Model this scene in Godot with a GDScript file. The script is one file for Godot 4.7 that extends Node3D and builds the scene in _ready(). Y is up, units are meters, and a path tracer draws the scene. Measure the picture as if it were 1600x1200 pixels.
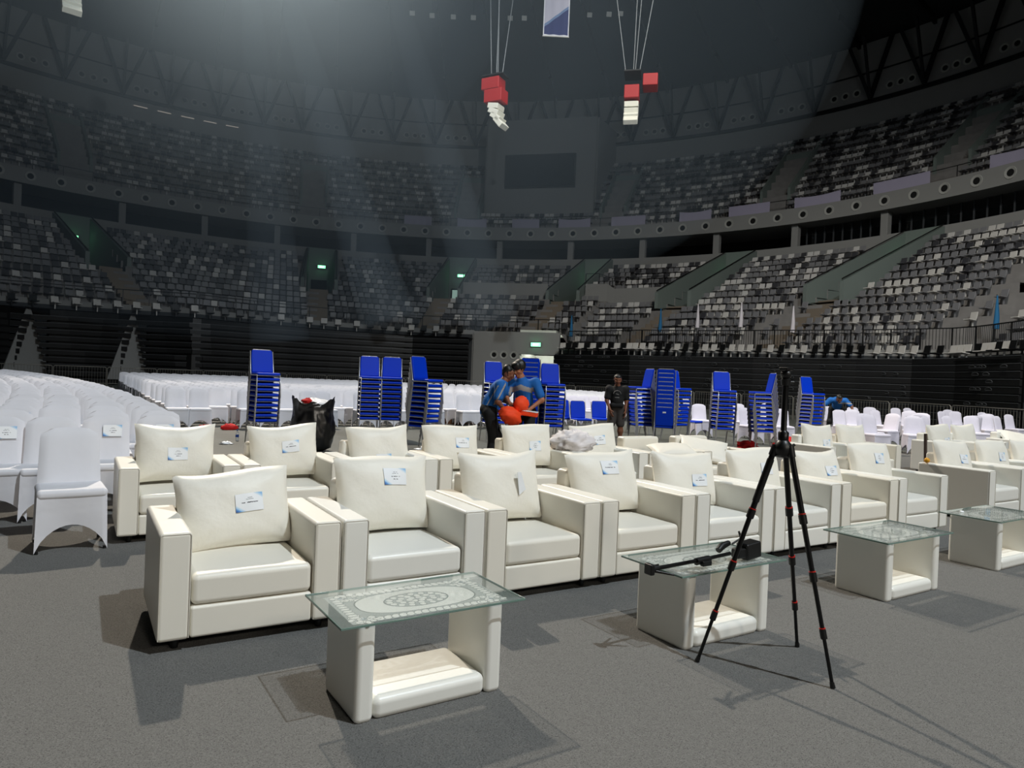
extends Node3D
# An arena after an event: rows of cream armchairs and glass coffee tables on a grey carpet, covered banquet chairs,
# stacked blue chairs, workers, and the seating bowl behind. Metres, y up, x along the armchair rows, -z away from the stage.

const EYE := Vector3(0, 1.5, 0)
const BOWL_X := -8.7      # centre of the round bowl, in the bowl's own plan axes
const BOWL_Z := 29.4
const TURN := -0.5535     # the bowl's plan axes are turned by this about y
const LAMP := Vector3(5.3, 25.5, -34.0)   # the roof floodlight whose haze shows
const VOMS := [-63.7, -44.2, -14.8, 4.5, 23.6, 42.4, 62.8, 82.0]
const ORD := ["first", "second", "third", "fourth", "fifth", "sixth", "seventh", "eighth", "ninth", "tenth", "eleventh", "twelfth", "thirteenth", "fourteenth", "fifteenth", "sixteenth", "seventeenth", "eighteenth", "nineteenth", "twentieth", "twenty-first", "twenty-second", "twenty-third", "twenty-fourth", "twenty-fifth", "twenty-sixth", "twenty-seventh", "twenty-eighth", "twenty-ninth", "thirtieth", "thirty-first", "thirty-second", "thirty-third", "thirty-fourth", "thirty-fifth", "thirty-sixth"]

var M := {}
var C := {}               # meshes shared between alike pieces
var rng := RandomNumberGenerator.new()

# ---------------------------------------------------------------- mesh builder
class MB:
	var v := PackedVector3Array()
	var n := PackedVector3Array()
	var uv := PackedVector2Array()
	var ix := PackedInt32Array()

	func tri_n(a: Vector3, b: Vector3, c: Vector3, na: Vector3, nb: Vector3, nc: Vector3) -> void:
		var s := v.size()
		v.append(a); v.append(b); v.append(c)
		n.append(na); n.append(nb); n.append(nc)
		for i in 3: uv.append(Vector2.ZERO)
		ix.append(s); ix.append(s + 2); ix.append(s + 1)

	# corners run counter-clockwise as seen from outside
	func quad(a: Vector3, b: Vector3, c: Vector3, d: Vector3, u0 := Vector2(0, 1), u1 := Vector2(1, 0)) -> void:
		var m := (b - a).cross(c - a)
		if m.length_squared() < 1e-14: m = (c - a).cross(d - a)
		m = m.normalized()
		var s := v.size()
		v.append(a); v.append(b); v.append(c); v.append(d)
		for i in 4: n.append(m)
		uv.append(Vector2(u0.x, u0.y)); uv.append(Vector2(u1.x, u0.y)); uv.append(Vector2(u1.x, u1.y)); uv.append(Vector2(u0.x, u1.y))
		ix.append(s); ix.append(s + 2); ix.append(s + 1)
		ix.append(s); ix.append(s + 3); ix.append(s + 2)

	# a box with rounded edges of radius r, cut seg times round each edge
	func rbox(t: Transform3D, size: Vector3, r := 0.01, seg := 2, mid := 1) -> void:
		var h := size / 2.0
		r = minf(r, minf(h.x, minf(h.y, h.z)) * 0.999)
		if r <= 0.0005:
			box(t, size)
			return
		var cut := [[-1.0, 0.0], [0.0, 0.0], [0.0, 1.0], [1.0, 1.0]]
		if seg == 2: cut = [[-1.0, 0.0], [-0.414, 0.0], [0.0, 0.0], [0.0, 1.0], [0.414, 1.0], [1.0, 1.0]]
		if seg >= 3: cut = [[-1.0, 0.0], [-0.577, 0.0], [-0.268, 0.0], [0.0, 0.0], [0.0, 1.0], [0.268, 1.0], [0.577, 1.0], [1.0, 1.0]]
		if mid > 1:
			var k0 := cut.size() / 2
			for k in mid - 1: cut.insert(k0 + k, [0.0, float(k + 1) / mid])
		var m := cut.size()
		for ax in 3:
			for sg in [-1.0, 1.0]:
				var bx := (ax + 1) % 3
				var cx := (ax + 2) % 3
				var s := v.size()
				for i in m:
					for j in m:
						var p := Vector3.ZERO
						p[ax] = sg * h[ax]
						p[bx] = (h[bx] - r) * (cut[i][1] * 2.0 - 1.0) + r * cut[i][0]
						p[cx] = (h[cx] - r) * (cut[j][1] * 2.0 - 1.0) + r * cut[j][0]
						var q := p.clamp(-h + Vector3.ONE * r, h - Vector3.ONE * r)
						var d := (p - q).normalized()
						v.append(t * (q + d * r))
						n.append((t.basis * d).normalized())
						uv.append(Vector2(p[bx] + 0.5, p[cx] + 0.5))
				for i in m - 1:
					for j in m - 1:
						var a := s + i * m + j
						if sg > 0: face(a, a + m, a + m + 1, a + 1)
						else: face(a, a + 1, a + m + 1, a + m)

	func face(a: int, b: int, c: int, d: int) -> void:   # counter-clockwise from outside
		ix.append(a); ix.append(c); ix.append(b)
		ix.append(a); ix.append(d); ix.append(c)

	func box(t: Transform3D, size: Vector3) -> void:
		var h := size / 2.0
		var p := []
		for k in 8: p.append(t * Vector3(h.x if k & 1 else -h.x, h.y if k & 2 else -h.y, h.z if k & 4 else -h.z))
		quad(p[4], p[5], p[7], p[6]); quad(p[1], p[0], p[2], p[3])
		quad(p[5], p[1], p[3], p[7]); quad(p[0], p[4], p[6], p[2])
		quad(p[6], p[7], p[3], p[2]); quad(p[0], p[1], p[5], p[4])

	func tube(pts: Array, rad, sides := 8, caps := true) -> void:
		var m := pts.size()
		var s := v.size()
		var up := Vector3.UP
		for i in m:
			var d: Vector3
			if i == 0: d = pts[1] - pts[0]
			elif i == m - 1: d = pts[i] - pts[i - 1]
			else: d = (pts[i + 1] - pts[i]).normalized() + (pts[i] - pts[i - 1]).normalized()
			d = d.normalized()
			if i == 0 and absf(d.dot(up)) > 0.95: up = Vector3.RIGHT
			var x := d.cross(up).normalized()
			up = x.cross(d).normalized()
			var rr: float = rad[i] if rad is Array else rad
			for k in sides:
				var an := TAU * k / sides
				var o := x * cos(an) + up * sin(an)
				v.append(pts[i] + o * rr)
				n.append(o)
				uv.append(Vector2(float(k) / sides, float(i)))
		for i in m - 1:
			for k in sides:
				var k2 := (k + 1) % sides
				face(s + i * sides + k2, s + i * sides + k, s + (i + 1) * sides + k, s + (i + 1) * sides + k2)
		if caps:
			for e in [0, m - 1]:
				var d: Vector3 = ((pts[0] - pts[1]) if e == 0 else (pts[m - 1] - pts[m - 2])).normalized()
				var c := v.size()
				v.append(pts[e]); n.append(d); uv.append(Vector2.ZERO)
				for k in sides:
					v.append(v[s + e * sides + k]); n.append(d); uv.append(Vector2.ZERO)
				for k in sides:
					var k2 := (k + 1) % sides
					if e == 0: ix.append(c); ix.append(c + 1 + k2); ix.append(c + 1 + k)
					else: ix.append(c); ix.append(c + 1 + k); ix.append(c + 1 + k2)

	# profile of (radius, height), turned about y
	func lathe(t: Transform3D, prof: Array, sides := 16) -> void:
		for i in prof.size() - 1:
			var a: Vector2 = prof[i]
			var b: Vector2 = prof[i + 1]
			var e := b - a
			if e.length() < 1e-6: continue
			var nm := Vector2(e.y, -e.x).normalized()
			var na := nm
			var nb := nm
			if i > 0:
				var e0: Vector2 = a - prof[i - 1]
				var n0 := Vector2(e0.y, -e0.x).normalized()
				if n0.dot(nm) > 0.6: na = (n0 + nm).normalized()
			if i < prof.size() - 2:
				var e1: Vector2 = prof[i + 2] - b
				var n1 := Vector2(e1.y, -e1.x).normalized()
				if n1.dot(nm) > 0.6: nb = (n1 + nm).normalized()
			var s := v.size()
			for k in sides + 1:
				var an := TAU * k / sides
				var cs := cos(an)
				var sn := sin(an)
				v.append(t * Vector3(a.x * cs, a.y, a.x * sn)); n.append((t.basis * Vector3(na.x * cs, na.y, na.x * sn)).normalized())
				v.append(t * Vector3(b.x * cs, b.y, b.x * sn)); n.append((t.basis * Vector3(nb.x * cs, nb.y, nb.x * sn)).normalized())
				uv.append(Vector2(float(k) / sides, 0)); uv.append(Vector2(float(k) / sides, 1))
			for k in sides:
				var q := s + k * 2
				face(q, q + 1, q + 3, q + 2)

	# a sheet of (nu+1) x (nv+1) points with smooth normals; ccw when u runs right and v runs up
	func sheet(pts: PackedVector3Array, nu: int, nv: int, flip := false) -> void:
		var s := v.size()
		var nn := PackedVector3Array()
		nn.resize(pts.size())
		for j in nv:
			for i in nu:
				var a := j * (nu + 1) + i
				var m := (pts[a + 1] - pts[a]).cross(pts[a + nu + 1] - pts[a]) + (pts[a + nu + 2] - pts[a + nu + 1]).cross(pts[a + nu + 2] - pts[a + 1])
				for k in [a, a + 1, a + nu + 1, a + nu + 2]: nn[k] += m
		for k in pts.size():
			v.append(pts[k])
			n.append(nn[k].normalized() * (-1.0 if flip else 1.0))
			uv.append(Vector2(float(k % (nu + 1)) / nu, 1.0 - float(k / (nu + 1)) / nv))
		for j in nv:
			for i in nu:
				var a := s + j * (nu + 1) + i
				if flip: face(a, a + nu + 1, a + nu + 2, a + 1)
				else: face(a, a + 1, a + nu + 2, a + nu + 1)

	# a flat outline (x, y; counter-clockwise) given thickness along z
	func prism(t: Transform3D, poly: PackedVector2Array, depth: float) -> void:
		var tri := Geometry2D.triangulate_polygon(poly)
		var h := depth / 2.0
		for k in range(0, tri.size(), 3):
			var a := poly[tri[k]]
			var b := poly[tri[k + 1]]
			var c := poly[tri[k + 2]]
			if (b - a).cross(c - a) < 0:
				var q := b
				b = c
				c = q
			var zf := (t.basis * Vector3(0, 0, 1)).normalized()
			tri_n(t * Vector3(a.x, a.y, h), t * Vector3(b.x, b.y, h), t * Vector3(c.x, c.y, h), zf, zf, zf)
			tri_n(t * Vector3(a.x, a.y, -h), t * Vector3(c.x, c.y, -h), t * Vector3(b.x, b.y, -h), -zf, -zf, -zf)
		for k in poly.size():
			var a := poly[k]
			var b := poly[(k + 1) % poly.size()]
			quad(t * Vector3(a.x, a.y, -h), t * Vector3(b.x, b.y, -h), t * Vector3(b.x, b.y, h), t * Vector3(a.x, a.y, h))

	func mesh() -> ArrayMesh:
		var arr := []
		arr.resize(Mesh.ARRAY_MAX)
		arr[Mesh.ARRAY_VERTEX] = v
		arr[Mesh.ARRAY_NORMAL] = n
		arr[Mesh.ARRAY_TEX_UV] = uv
		arr[Mesh.ARRAY_INDEX] = ix
		var m := ArrayMesh.new()
		if v.size(): m.add_surface_from_arrays(Mesh.PRIMITIVE_TRIANGLES, arr)
		return m

func at(x: float, y: float, z: float) -> Transform3D:
	return Transform3D(Basis(), Vector3(x, y, z))

func rot(axis: Vector3, deg: float, o := Vector3.ZERO) -> Transform3D:
	return Transform3D(Basis(axis, deg_to_rad(deg)), o)

# a slab of thickness w from a to b, its faces turned to up
func bar(mb: MB, a: Vector3, b: Vector3, w: float, h: float, up := Vector3.UP) -> void:
	var d := b - a
	var z := d.normalized()
	if absf(z.dot(up)) > 0.98: up = Vector3.RIGHT
	var x := up.cross(z).normalized()
	var y := z.cross(x)
	mb.box(Transform3D(Basis(x, y, z), (a + b) / 2), Vector3(w, h, d.length()))

# ---------------------------------------------------------------- scene tree
func tag(o: Node3D, label: String, category: String, group := "", kind := "") -> Node3D:
	if label: o.set_meta("label", label)
	if category: o.set_meta("category", category)
	if group: o.set_meta("group", group)
	if kind: o.set_meta("kind", kind)
	return o

func thing(called: String, label: String, category: String, pos := Vector3.ZERO, yaw := 0.0, group := "") -> Node3D:
	var o := Node3D.new()
	o.name = called
	add_child(o, true)
	o.position = pos
	o.rotation.y = deg_to_rad(yaw)
	return tag(o, label, category, group)

func part(parent: Node, called: String, mesh: Mesh, mat: Material, t := Transform3D.IDENTITY) -> MeshInstance3D:
	var o := MeshInstance3D.new()
	o.name = called
	o.mesh = mesh
	o.material_override = mat
	o.cast_shadow = GeometryInstance3D.SHADOW_CASTING_SETTING_ON
	parent.add_child(o, true)
	o.transform = t
	return o

func solo(called: String, label: String, category: String, mesh: Mesh, mat: Material, t := Transform3D.IDENTITY, group := "") -> MeshInstance3D:
	var o := part(self, called, mesh, mat, t)
	tag(o, label, category, group)
	return o

func struct(called: String, mesh: Mesh, mat: Material) -> MeshInstance3D:
	var o := part(self, called, mesh, mat)
	o.set_meta("kind", "structure")
	return o

func stuff(parent: Node, called: String, mesh: Mesh, mat: Material, places: Array, tints := []) -> MultiMeshInstance3D:
	var mm := MultiMesh.new()
	mm.transform_format = MultiMesh.TRANSFORM_3D
	mm.use_colors = tints.size() > 0
	mm.mesh = mesh
	mm.instance_count = places.size()
	for i in places.size():
		var where: Transform3D = places[i]
		mm.set_instance_transform(i, where)
		if tints.size():
			var tint: Color = tints[i]
			mm.set_instance_color(i, tint)
	var o := MultiMeshInstance3D.new()
	o.name = called
	o.multimesh = mm
	o.material_override = mat
	parent.add_child(o, true)
	o.set_meta("kind", "stuff")
	return o

# ---------------------------------------------------------------- materials
func mat(called: String, c: Color, rough := 0.7, metal := 0.0, spec := 0.5) -> StandardMaterial3D:
	var m := StandardMaterial3D.new()
	m.resource_name = called
	m.albedo_color = c
	m.roughness = rough
	m.metallic = metal
	m.metallic_specular = spec
	M[called] = m
	return m

func noise_tex(size: int, freq: float, seed_: int, lo: Color, hi: Color, octaves := 4, normal := false, bump := 1.0) -> NoiseTexture2D:
	var f := FastNoiseLite.new()
	f.seed = seed_
	f.frequency = freq
	f.fractal_octaves = octaves
	var t := NoiseTexture2D.new()
	t.width = size
	t.height = size
	t.seamless = true
	t.noise = f
	if normal:
		t.as_normal_map = true
		t.bump_strength = bump
	else:
		var g := Gradient.new()
		g.set_color(0, lo)
		g.set_color(1, hi)
		t.color_ramp = g
	return t

func triplanar(m: StandardMaterial3D, scale: float, world := true) -> void:
	m.uv1_triplanar = true
	m.uv1_world_triplanar = world
	m.uv1_scale = Vector3.ONE * scale

func glow(called: String, c: Color, e: float) -> StandardMaterial3D:
	var m := mat(called, Color(0.1, 0.1, 0.1), 0.5)
	m.emission_enabled = true
	m.emission = c
	m.emission_energy_multiplier = e
	return m

func make_materials() -> void:
	# carpet: flecked needle felt
	var m := mat("carpet", Color(0.49, 0.487, 0.475), 0.95, 0, 0.25)
	m.albedo_texture = carpet_texture()
	triplanar(m, 1.25)
	m.heightmap_enabled = true
	m.heightmap_texture = noise_tex(512, 0.12, 5, Color.BLACK, Color.WHITE, 3)
	m.heightmap_scale = 0.25
	m = mat("arena_floor", Color(0.34, 0.348, 0.33), 0.55, 0, 0.4)
	m.albedo_texture = noise_tex(512, 0.006, 9, Color(0.86, 0.87, 0.85), Color(1, 1, 1), 5)
	triplanar(m, 0.12)
	# artificial leather
	m = mat("leather", Color(0.91, 0.893, 0.845), 0.42, 0, 0.5)
	m.normal_enabled = true
	m.normal_texture = noise_tex(512, 0.05, 3, Color.BLACK, Color.WHITE, 3, true, 2.0)
	m.normal_scale = 0.12
	triplanar(m, 6.0, false)
	m = mat("leather_white", Color(0.915, 0.91, 0.88), 0.36, 0, 0.5)
	m.normal_enabled = true
	m.normal_texture = M.leather.normal_texture
	m.normal_scale = 0.1
	triplanar(m, 6.0, false)
	m = mat("pillow_cloth", Color(0.925, 0.91, 0.865), 0.5, 0, 0.45)
	m.normal_enabled = true
	m.normal_texture = noise_tex(512, 0.012, 13, Color.BLACK, Color.WHITE, 4, true, 6.0)
	m.normal_scale = 0.35
	triplanar(m, 1.6, false)
	m = mat("seam", Color(0.78, 0.76, 0.71), 0.55)
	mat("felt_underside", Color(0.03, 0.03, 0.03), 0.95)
	mat("black_plastic", Color(0.03, 0.03, 0.032), 0.4)
	mat("black_metal", Color(0.035, 0.035, 0.038), 0.35, 0.3)
	mat("red_ring", Color(0.75, 0.1, 0.06), 0.4)
	# glass
	m = mat("glass", Color(0.86, 0.93, 0.90, 0.10), 0.02)
	m.transparency = BaseMaterial3D.TRANSPARENCY_ALPHA
	m = mat("glass_edge", Color(0.42, 0.52, 0.48), 0.08, 0.0, 0.7)
	m = mat("window_glass", Color(0.05, 0.06, 0.06, 0.35), 0.05)
	m.transparency = BaseMaterial3D.TRANSPARENCY_ALPHA
	m = mat("lace_print", Color(0.97, 0.97, 0.96), 0.5)
	m.transparency = BaseMaterial3D.TRANSPARENCY_ALPHA
	m.albedo_texture = lace_texture()
	# stretch covers
	m = mat("cover", Color(0.86, 0.86, 0.88), 0.75, 0, 0.35)
	m.normal_enabled = true
	m.normal_texture = noise_tex(256, 0.01, 21, Color.BLACK, Color.WHITE, 3, true, 5.0)
	m.normal_scale = 0.25
	triplanar(m, 1.4, false)
	m = mat("cover_lilac", Color(0.83, 0.82, 0.87), 0.75, 0, 0.35)
	m.normal_enabled = true
	m.normal_texture = M.cover.normal_texture
	m.normal_scale = 0.3
	triplanar(m, 1.4, false)
	m = mat("blue_vinyl", Color(0.0, 0.21, 0.74), 0.5, 0, 0.3)
	m = mat("chrome", Color(0.66, 0.66, 0.66), 0.28, 0.6)
	mat("white_plastic", Color(0.9, 0.9, 0.9), 0.35)
	mat("cardboard", Color(0.42, 0.28, 0.17), 0.85)
	mat("cardboard_tape", Color(0.62, 0.45, 0.29), 0.5)
	m = mat("bin_bag", Color(0.018, 0.018, 0.02), 0.28, 0, 0.6)
	m = mat("clear_plastic", Color(0.75, 0.85, 0.9, 0.25), 0.1)
	m.transparency = BaseMaterial3D.TRANSPARENCY_ALPHA
	mat("blue_plastic", Color(0.1, 0.3, 0.7), 0.4)
	mat("orange_cloth", Color(0.95, 0.27, 0.06), 0.75)
	mat("red_cloth", Color(0.75, 0.06, 0.05), 0.75)
	mat("yellow_plastic", Color(0.85, 0.6, 0.05), 0.5)
	mat("brown_wood", Color(0.16, 0.09, 0.06), 0.5)
	m = mat("white_cloth", Color(0.85, 0.83, 0.83), 0.85)
	mat("paper", Color(0.93, 0.94, 0.95), 0.5)
	# people
	m = mat("skin", Color(0.62, 0.40, 0.28), 0.55)
	m.subsurf_scatter_enabled = true
	m.subsurf_scatter_strength = 0.1
	mat("skin_dark", Color(0.47, 0.29, 0.20), 0.55)
	mat("hair", Color(0.02, 0.018, 0.016), 0.5)
	mat("shirt_blue", Color(0.02, 0.36, 0.66), 0.8)
	mat("shirt_trim", Color(0.58, 0.57, 0.56), 0.8)
	mat("shirt_dark_blue", Color(0.02, 0.14, 0.32), 0.8)
	mat("trousers_black", Color(0.025, 0.025, 0.028), 0.8)
	mat("shirt_black", Color(0.02, 0.02, 0.024), 0.85)
	mat("shorts_grey", Color(0.22, 0.20, 0.19), 0.9)
	mat("eye_white", Color(0.8, 0.78, 0.75), 0.3)
	mat("lips", Color(0.45, 0.2, 0.17), 0.5)
	# the bowl
	m = mat("concrete", Color(0.50, 0.49, 0.48), 0.85)
	m.albedo_texture = noise_tex(512, 0.01, 31, Color(0.88, 0.88, 0.88), Color(1, 1, 1), 5)
	triplanar(m, 0.2)
	mat("concrete_step", Color(0.46, 0.42, 0.37), 0.9)
	mat("wall_grey", Color(0.52, 0.52, 0.51), 0.8)
	mat("wall_green_grey", Color(0.42, 0.46, 0.44), 0.8)
	mat("wall_dark", Color(0.20, 0.21, 0.22), 0.9)
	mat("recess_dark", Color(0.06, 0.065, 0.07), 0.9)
	mat("ceiling_dark", Color(0.13, 0.14, 0.145), 0.95)
	mat("steel_dark", Color(0.07, 0.075, 0.08), 0.6, 0.2)
	mat("screen_off", Color(0.03, 0.033, 0.036), 0.25)
	mat("deck_black", Color(0.025, 0.026, 0.028), 0.55)
	mat("deck_edge", Color(0.36, 0.37, 0.38), 0.4, 0.4)
	mat("seat_black", Color(0.03, 0.03, 0.033), 0.45)
	m = mat("seat_tint", Color(1, 1, 1), 0.42, 0, 0.45)
	m.vertex_color_use_as_albedo = true
	mat("seat_light", Color(0.74, 0.73, 0.71), 0.42, 0, 0.45)
	mat("seat_mid", Color(0.45, 0.45, 0.46), 0.42, 0, 0.45)
	mat("seat_dark", Color(0.22, 0.22, 0.235), 0.42, 0, 0.45)
	mat("rail_black", Color(0.03, 0.03, 0.03), 0.5)
	mat("rail_galvanised", Color(0.48, 0.47, 0.44), 0.45, 0.5)
	mat("vent_rim", Color(0.62, 0.62, 0.60), 0.6)
	mat("vent_hole", Color(0.02, 0.02, 0.02), 0.9)
	m = mat("banner_cloth", Color(0.62, 0.60, 0.68), 0.85)
	mat("flag_blue", Color(0.10, 0.38, 0.55), 0.8)
	mat("flag_white", Color(0.8, 0.78, 0.8), 0.8)
	mat("speaker_red", Color(0.62, 0.07, 0.08), 0.6)
	mat("speaker_white", Color(0.85, 0.85, 0.80), 0.5)
	mat("cable_grey", Color(0.45, 0.47, 0.48), 0.5)
	mat("orange_panel", Color(0.85, 0.28, 0.05), 0.7)
	mat("corridor_white", Color(0.85, 0.87, 0.82), 0.6)
	mat("lamp_housing", Color(0.05, 0.05, 0.05), 0.5, 0.3)
	glow("lamp_lens", Color(1, 0.97, 0.92), 3.0)
	glow("exit_glow", Color(0.55, 1.0, 0.72), 2.2)
	glow("exit_letter", Color(0.9, 1.0, 0.95), 3.0)
	glow("door_glow", Color(0.75, 0.9, 0.85), 0.35)
	glow("slot_glow", Color(0.9, 0.85, 0.8), 0.3)

func carpet_texture() -> ImageTexture:
	var r := RandomNumberGenerator.new()
	r.seed = 77
	var im := Image.create(512, 512, false, Image.FORMAT_RGB8)
	im.fill(Color(0.86, 0.86, 0.86))
	for k in 42000:
		var x := r.randi() % 512
		var y := r.randi() % 512
		var g := clampf(0.86 + r.randfn(0, 0.22), 0.25, 1.0)
		var l := 1 + r.randi() % 4
		if r.randf() < 0.75: im.fill_rect(Rect2i(x, y, l, 1), Color(g, g, g * 1.005))
		else: im.fill_rect(Rect2i(x, y, 1, l), Color(g, g, g * 1.005))
	return ImageTexture.create_from_image(im)

# white shell-and-leaf lace printed under the table glass
func lace_texture() -> ImageTexture:
	var w := 640
	var h := 352
	var im := Image.create(w, h, false, Image.FORMAT_RGBA8)
	im.fill(Color(0.95, 0.95, 0.94, 0.0))
	var solid := Color(0.97, 0.97, 0.96, 0.96)
	var dots := []   # centre, half sizes, turn
	# border of shells along the long sides
	for k in 15:
		for s in [-1, 1]:
			dots.append([Vector2(0.19 + 0.62 * k / 14.0, 0.5 + s * 0.40), Vector2(0.026, 0.062), s * 0.5])
	# corner sprays
	var r := RandomNumberGenerator.new()
	r.seed = 5
	for cx in [0.10, 0.90]:
		for cy in [0.16, 0.84]:
			for k in 22:
				dots.append([Vector2(cx + r.randf_range(-0.07, 0.09) * (1 if cx < 0.5 else -1), cy + r.randf_range(-0.11, 0.13)), Vector2(r.randf_range(0.012, 0.028), r.randf_range(0.02, 0.045)), r.randf_range(-1.5, 1.5)])
		for k in 9:
			dots.append([Vector2(cx - 0.03 * signf(cx - 0.5) * -1.0, 0.22 + 0.56 * k / 8.0), Vector2(0.03, 0.032), 0.0])
	# centre rosette of shells
	for ring in 3:
		var cnt: int = [6, 11, 16][ring]
		for k in cnt:
			var a: float = TAU * k / cnt + ring * 0.4
			dots.append([Vector2(0.5 + cos(a) * (0.045 + 0.062 * ring), 0.5 + sin(a) * (0.05 + 0.062 * ring)), Vector2(0.023, 0.040), a])
	for d in dots:
		var c: Vector2 = Vector2(d[0].x * w, d[0].y * h)
		var ra: float = d[1].x * w
		var rb: float = d[1].y * h
		var rm := int(maxf(ra, rb)) + 2
		for y in range(maxi(0, int(c.y) - rm), mini(h, int(c.y) + rm + 1)):
			for x in range(maxi(0, int(c.x) - rm), mini(w, int(c.x) + rm + 1)):
				var q := (Vector2(x, y) - c).rotated(-float(d[2]))
				var e := (q.x / ra) ** 2 + (q.y / rb) ** 2
				if e < 0.74: im.set_pixel(x, y, solid)
				elif e < 1.0: im.set_pixel(x, y, Color(0.42, 0.44, 0.43, 0.75))
	# plain oval band between rosette and border, and the frosted ground under it all
	for y in h:
		for x in w:
			var q := Vector2((x + 0.5) / w - 0.5, (y + 0.5) / h - 0.5)
			var outer := (absf(q.x) / 0.36) ** 2.6 + (absf(q.y) / 0.33) ** 2.6
			var inner := (q.x / 0.20) ** 2 + (q.y / 0.225) ** 2
			if outer < 1.0 and inner > 1.0: im.set_pixel(x, y, solid)
			elif outer < 1.06 and inner > 1.0 or (inner <= 1.0 and inner > 0.93): im.set_pixel(x, y, Color(0.36, 0.38, 0.37, 0.8))
			elif im.get_pixel(x, y).a < 0.5 and absf(q.x) < 0.475 and absf(q.y) < 0.46: im.set_pixel(x, y, Color(0.78, 0.80, 0.79, 0.74))
	return ImageTexture.create_from_image(im)

# paper name card: blue corner washes and short dark lines of small print
func card_material(k: int) -> StandardMaterial3D:
	var key := "name_card_print_%d" % k
	if M.has(key): return M[key]
	var r := RandomNumberGenerator.new()
	r.seed = 100 + k
	var w := 160
	var h := 112
	var im := Image.create(w, h, false, Image.FORMAT_RGB8)
	for y in h:
		for x in w:
			var c := Color(0.93, 0.945, 0.955)
			var lo := clampf(1.0 - (x / 62.0 + (h - y) / 46.0), 0, 1)
			var hi := clampf(1.0 - ((w - x) / 60.0 + y / 40.0), 0, 1)
			c = c.lerp(Color(0.55, 0.75, 0.92), clampf(lo * 2.0, 0, 1)).lerp(Color(0.05, 0.30, 0.62), clampf(lo * 1.9 - 0.7, 0, 1))
			c = c.lerp(Color(0.55, 0.74, 0.90), clampf(hi * 1.5, 0, 1))
			im.set_pixel(x, y, c)
	var lines := [[26, 3, 26], [36, 3, 44], [54, 6, 96 if k % 3 == 0 else 58], [72 if k % 3 else 54, 6, 30]]
	for l in lines:
		var x0 := int(82 - l[2] / 2)
		var x := x0
		while x < x0 + l[2]:
			var lw := 2 + r.randi() % 4
			if r.randf() < 0.86: im.fill_rect(Rect2i(x, l[0] + r.randi() % 2, lw, l[1]), Color(0.28, 0.29, 0.31))
			x += lw + 1
	var m := mat(key, Color.WHITE, 0.35)
	m.albedo_texture = ImageTexture.create_from_image(im)
	return m

func _ready() -> void:
	rng.seed = 1
	# camera: held at chest height, tipped slightly down and rolled
	var cam := Camera3D.new()
	cam.name = "camera"
	add_child(cam)
	cam.position = EYE
	cam.rotation = Vector3(-0.0105, -0.5535, 0.0406)
	cam.fov = rad_to_deg(2.0 * atan(600.0 / 1095.0))
	cam.near = 0.05
	cam.far = 400
	cam.current = true
	# air and exposure
	var we := WorldEnvironment.new()
	we.name = "surroundings"
	var env := Environment.new()
	env.background_mode = Environment.BG_COLOR
	env.background_color = Color.BLACK
	env.tonemap_mode = Environment.TONE_MAPPER_LINEAR
	env.tonemap_exposure = 1.0
	env.sdfgi_enabled = true
	env.ssao_enabled = true
	env.ssil_enabled = true
	env.volumetric_fog_enabled = true
	env.volumetric_fog_density = 0.0
	we.environment = env
	add_child(we)
	make_materials()
	# lights: two strong floods cross over the armchairs, the unseen others light armchair fronts, far chairs and bright stand
	flood("stage_floodlight", "floodlight hung above and behind the camera", Vector3(9.5, 25.0, 9.0), Vector3(6, 0, -8), 600, Color(0.93, 0.97, 1.0), 80, 0.5, 0.22)
	flood("roof_floodlight", "floodlight under the roof facing the stage over the far chairs", LAMP, Vector3(3.5, 0, -2), 1500, Color(1.0, 0.95, 0.88), 38, 0.5, 0.28)
	flood("unseen_mid_floodlight", "unseen floodlight over the middle, placed to light the far chairs", Vector3(9, 26, -16), Vector3(9, 0, -27), 230, Color(0.97, 0.97, 0.98), 38, 0.5, 0.3)  # out of view, placed to light the far chairs
	flood("unseen_front_wash", "unseen wide lamp behind the camera lighting the armchair fronts, on the dim side", Vector3(2.0, 11, 18.0), Vector3(3, 1, -8), 75, Color(1.0, 0.96, 0.9), 55, 0.6, 1.0)  # out of view behind the camera, placed to light the armchair fronts
	flood("unseen_front_wash", "unseen wide lamp behind the camera lighting the armchair fronts, on the bright side", Vector3(11, 11, 16.5), Vector3(7, 1, -8), 75, Color(1.0, 0.96, 0.9), 55, 0.6, 1.0)  # its out-of-view partner, also for the armchair fronts
	flood("unseen_bowl_floodlight", "unseen floodlight under the roof, placed to light the bright stand", Vector3(12, 27, -4), Vector3(29, 5, -20), 620, Color(1.0, 0.97, 0.92), 42, 0.7, 0.25)  # out of view, placed to brighten this stand
	build_haze()
	build_shell()
	build_floor()
	build_lower()
	build_balcony()
	build_upper()
	build_corner()
	build_seats()
	build_telescopic()
	build_armchairs()
	build_tables()
	build_tripod()
	build_covered_chairs()
	build_blue_chairs()
	build_people()
	build_barriers()
	build_rig()
	build_clutter()

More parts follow.
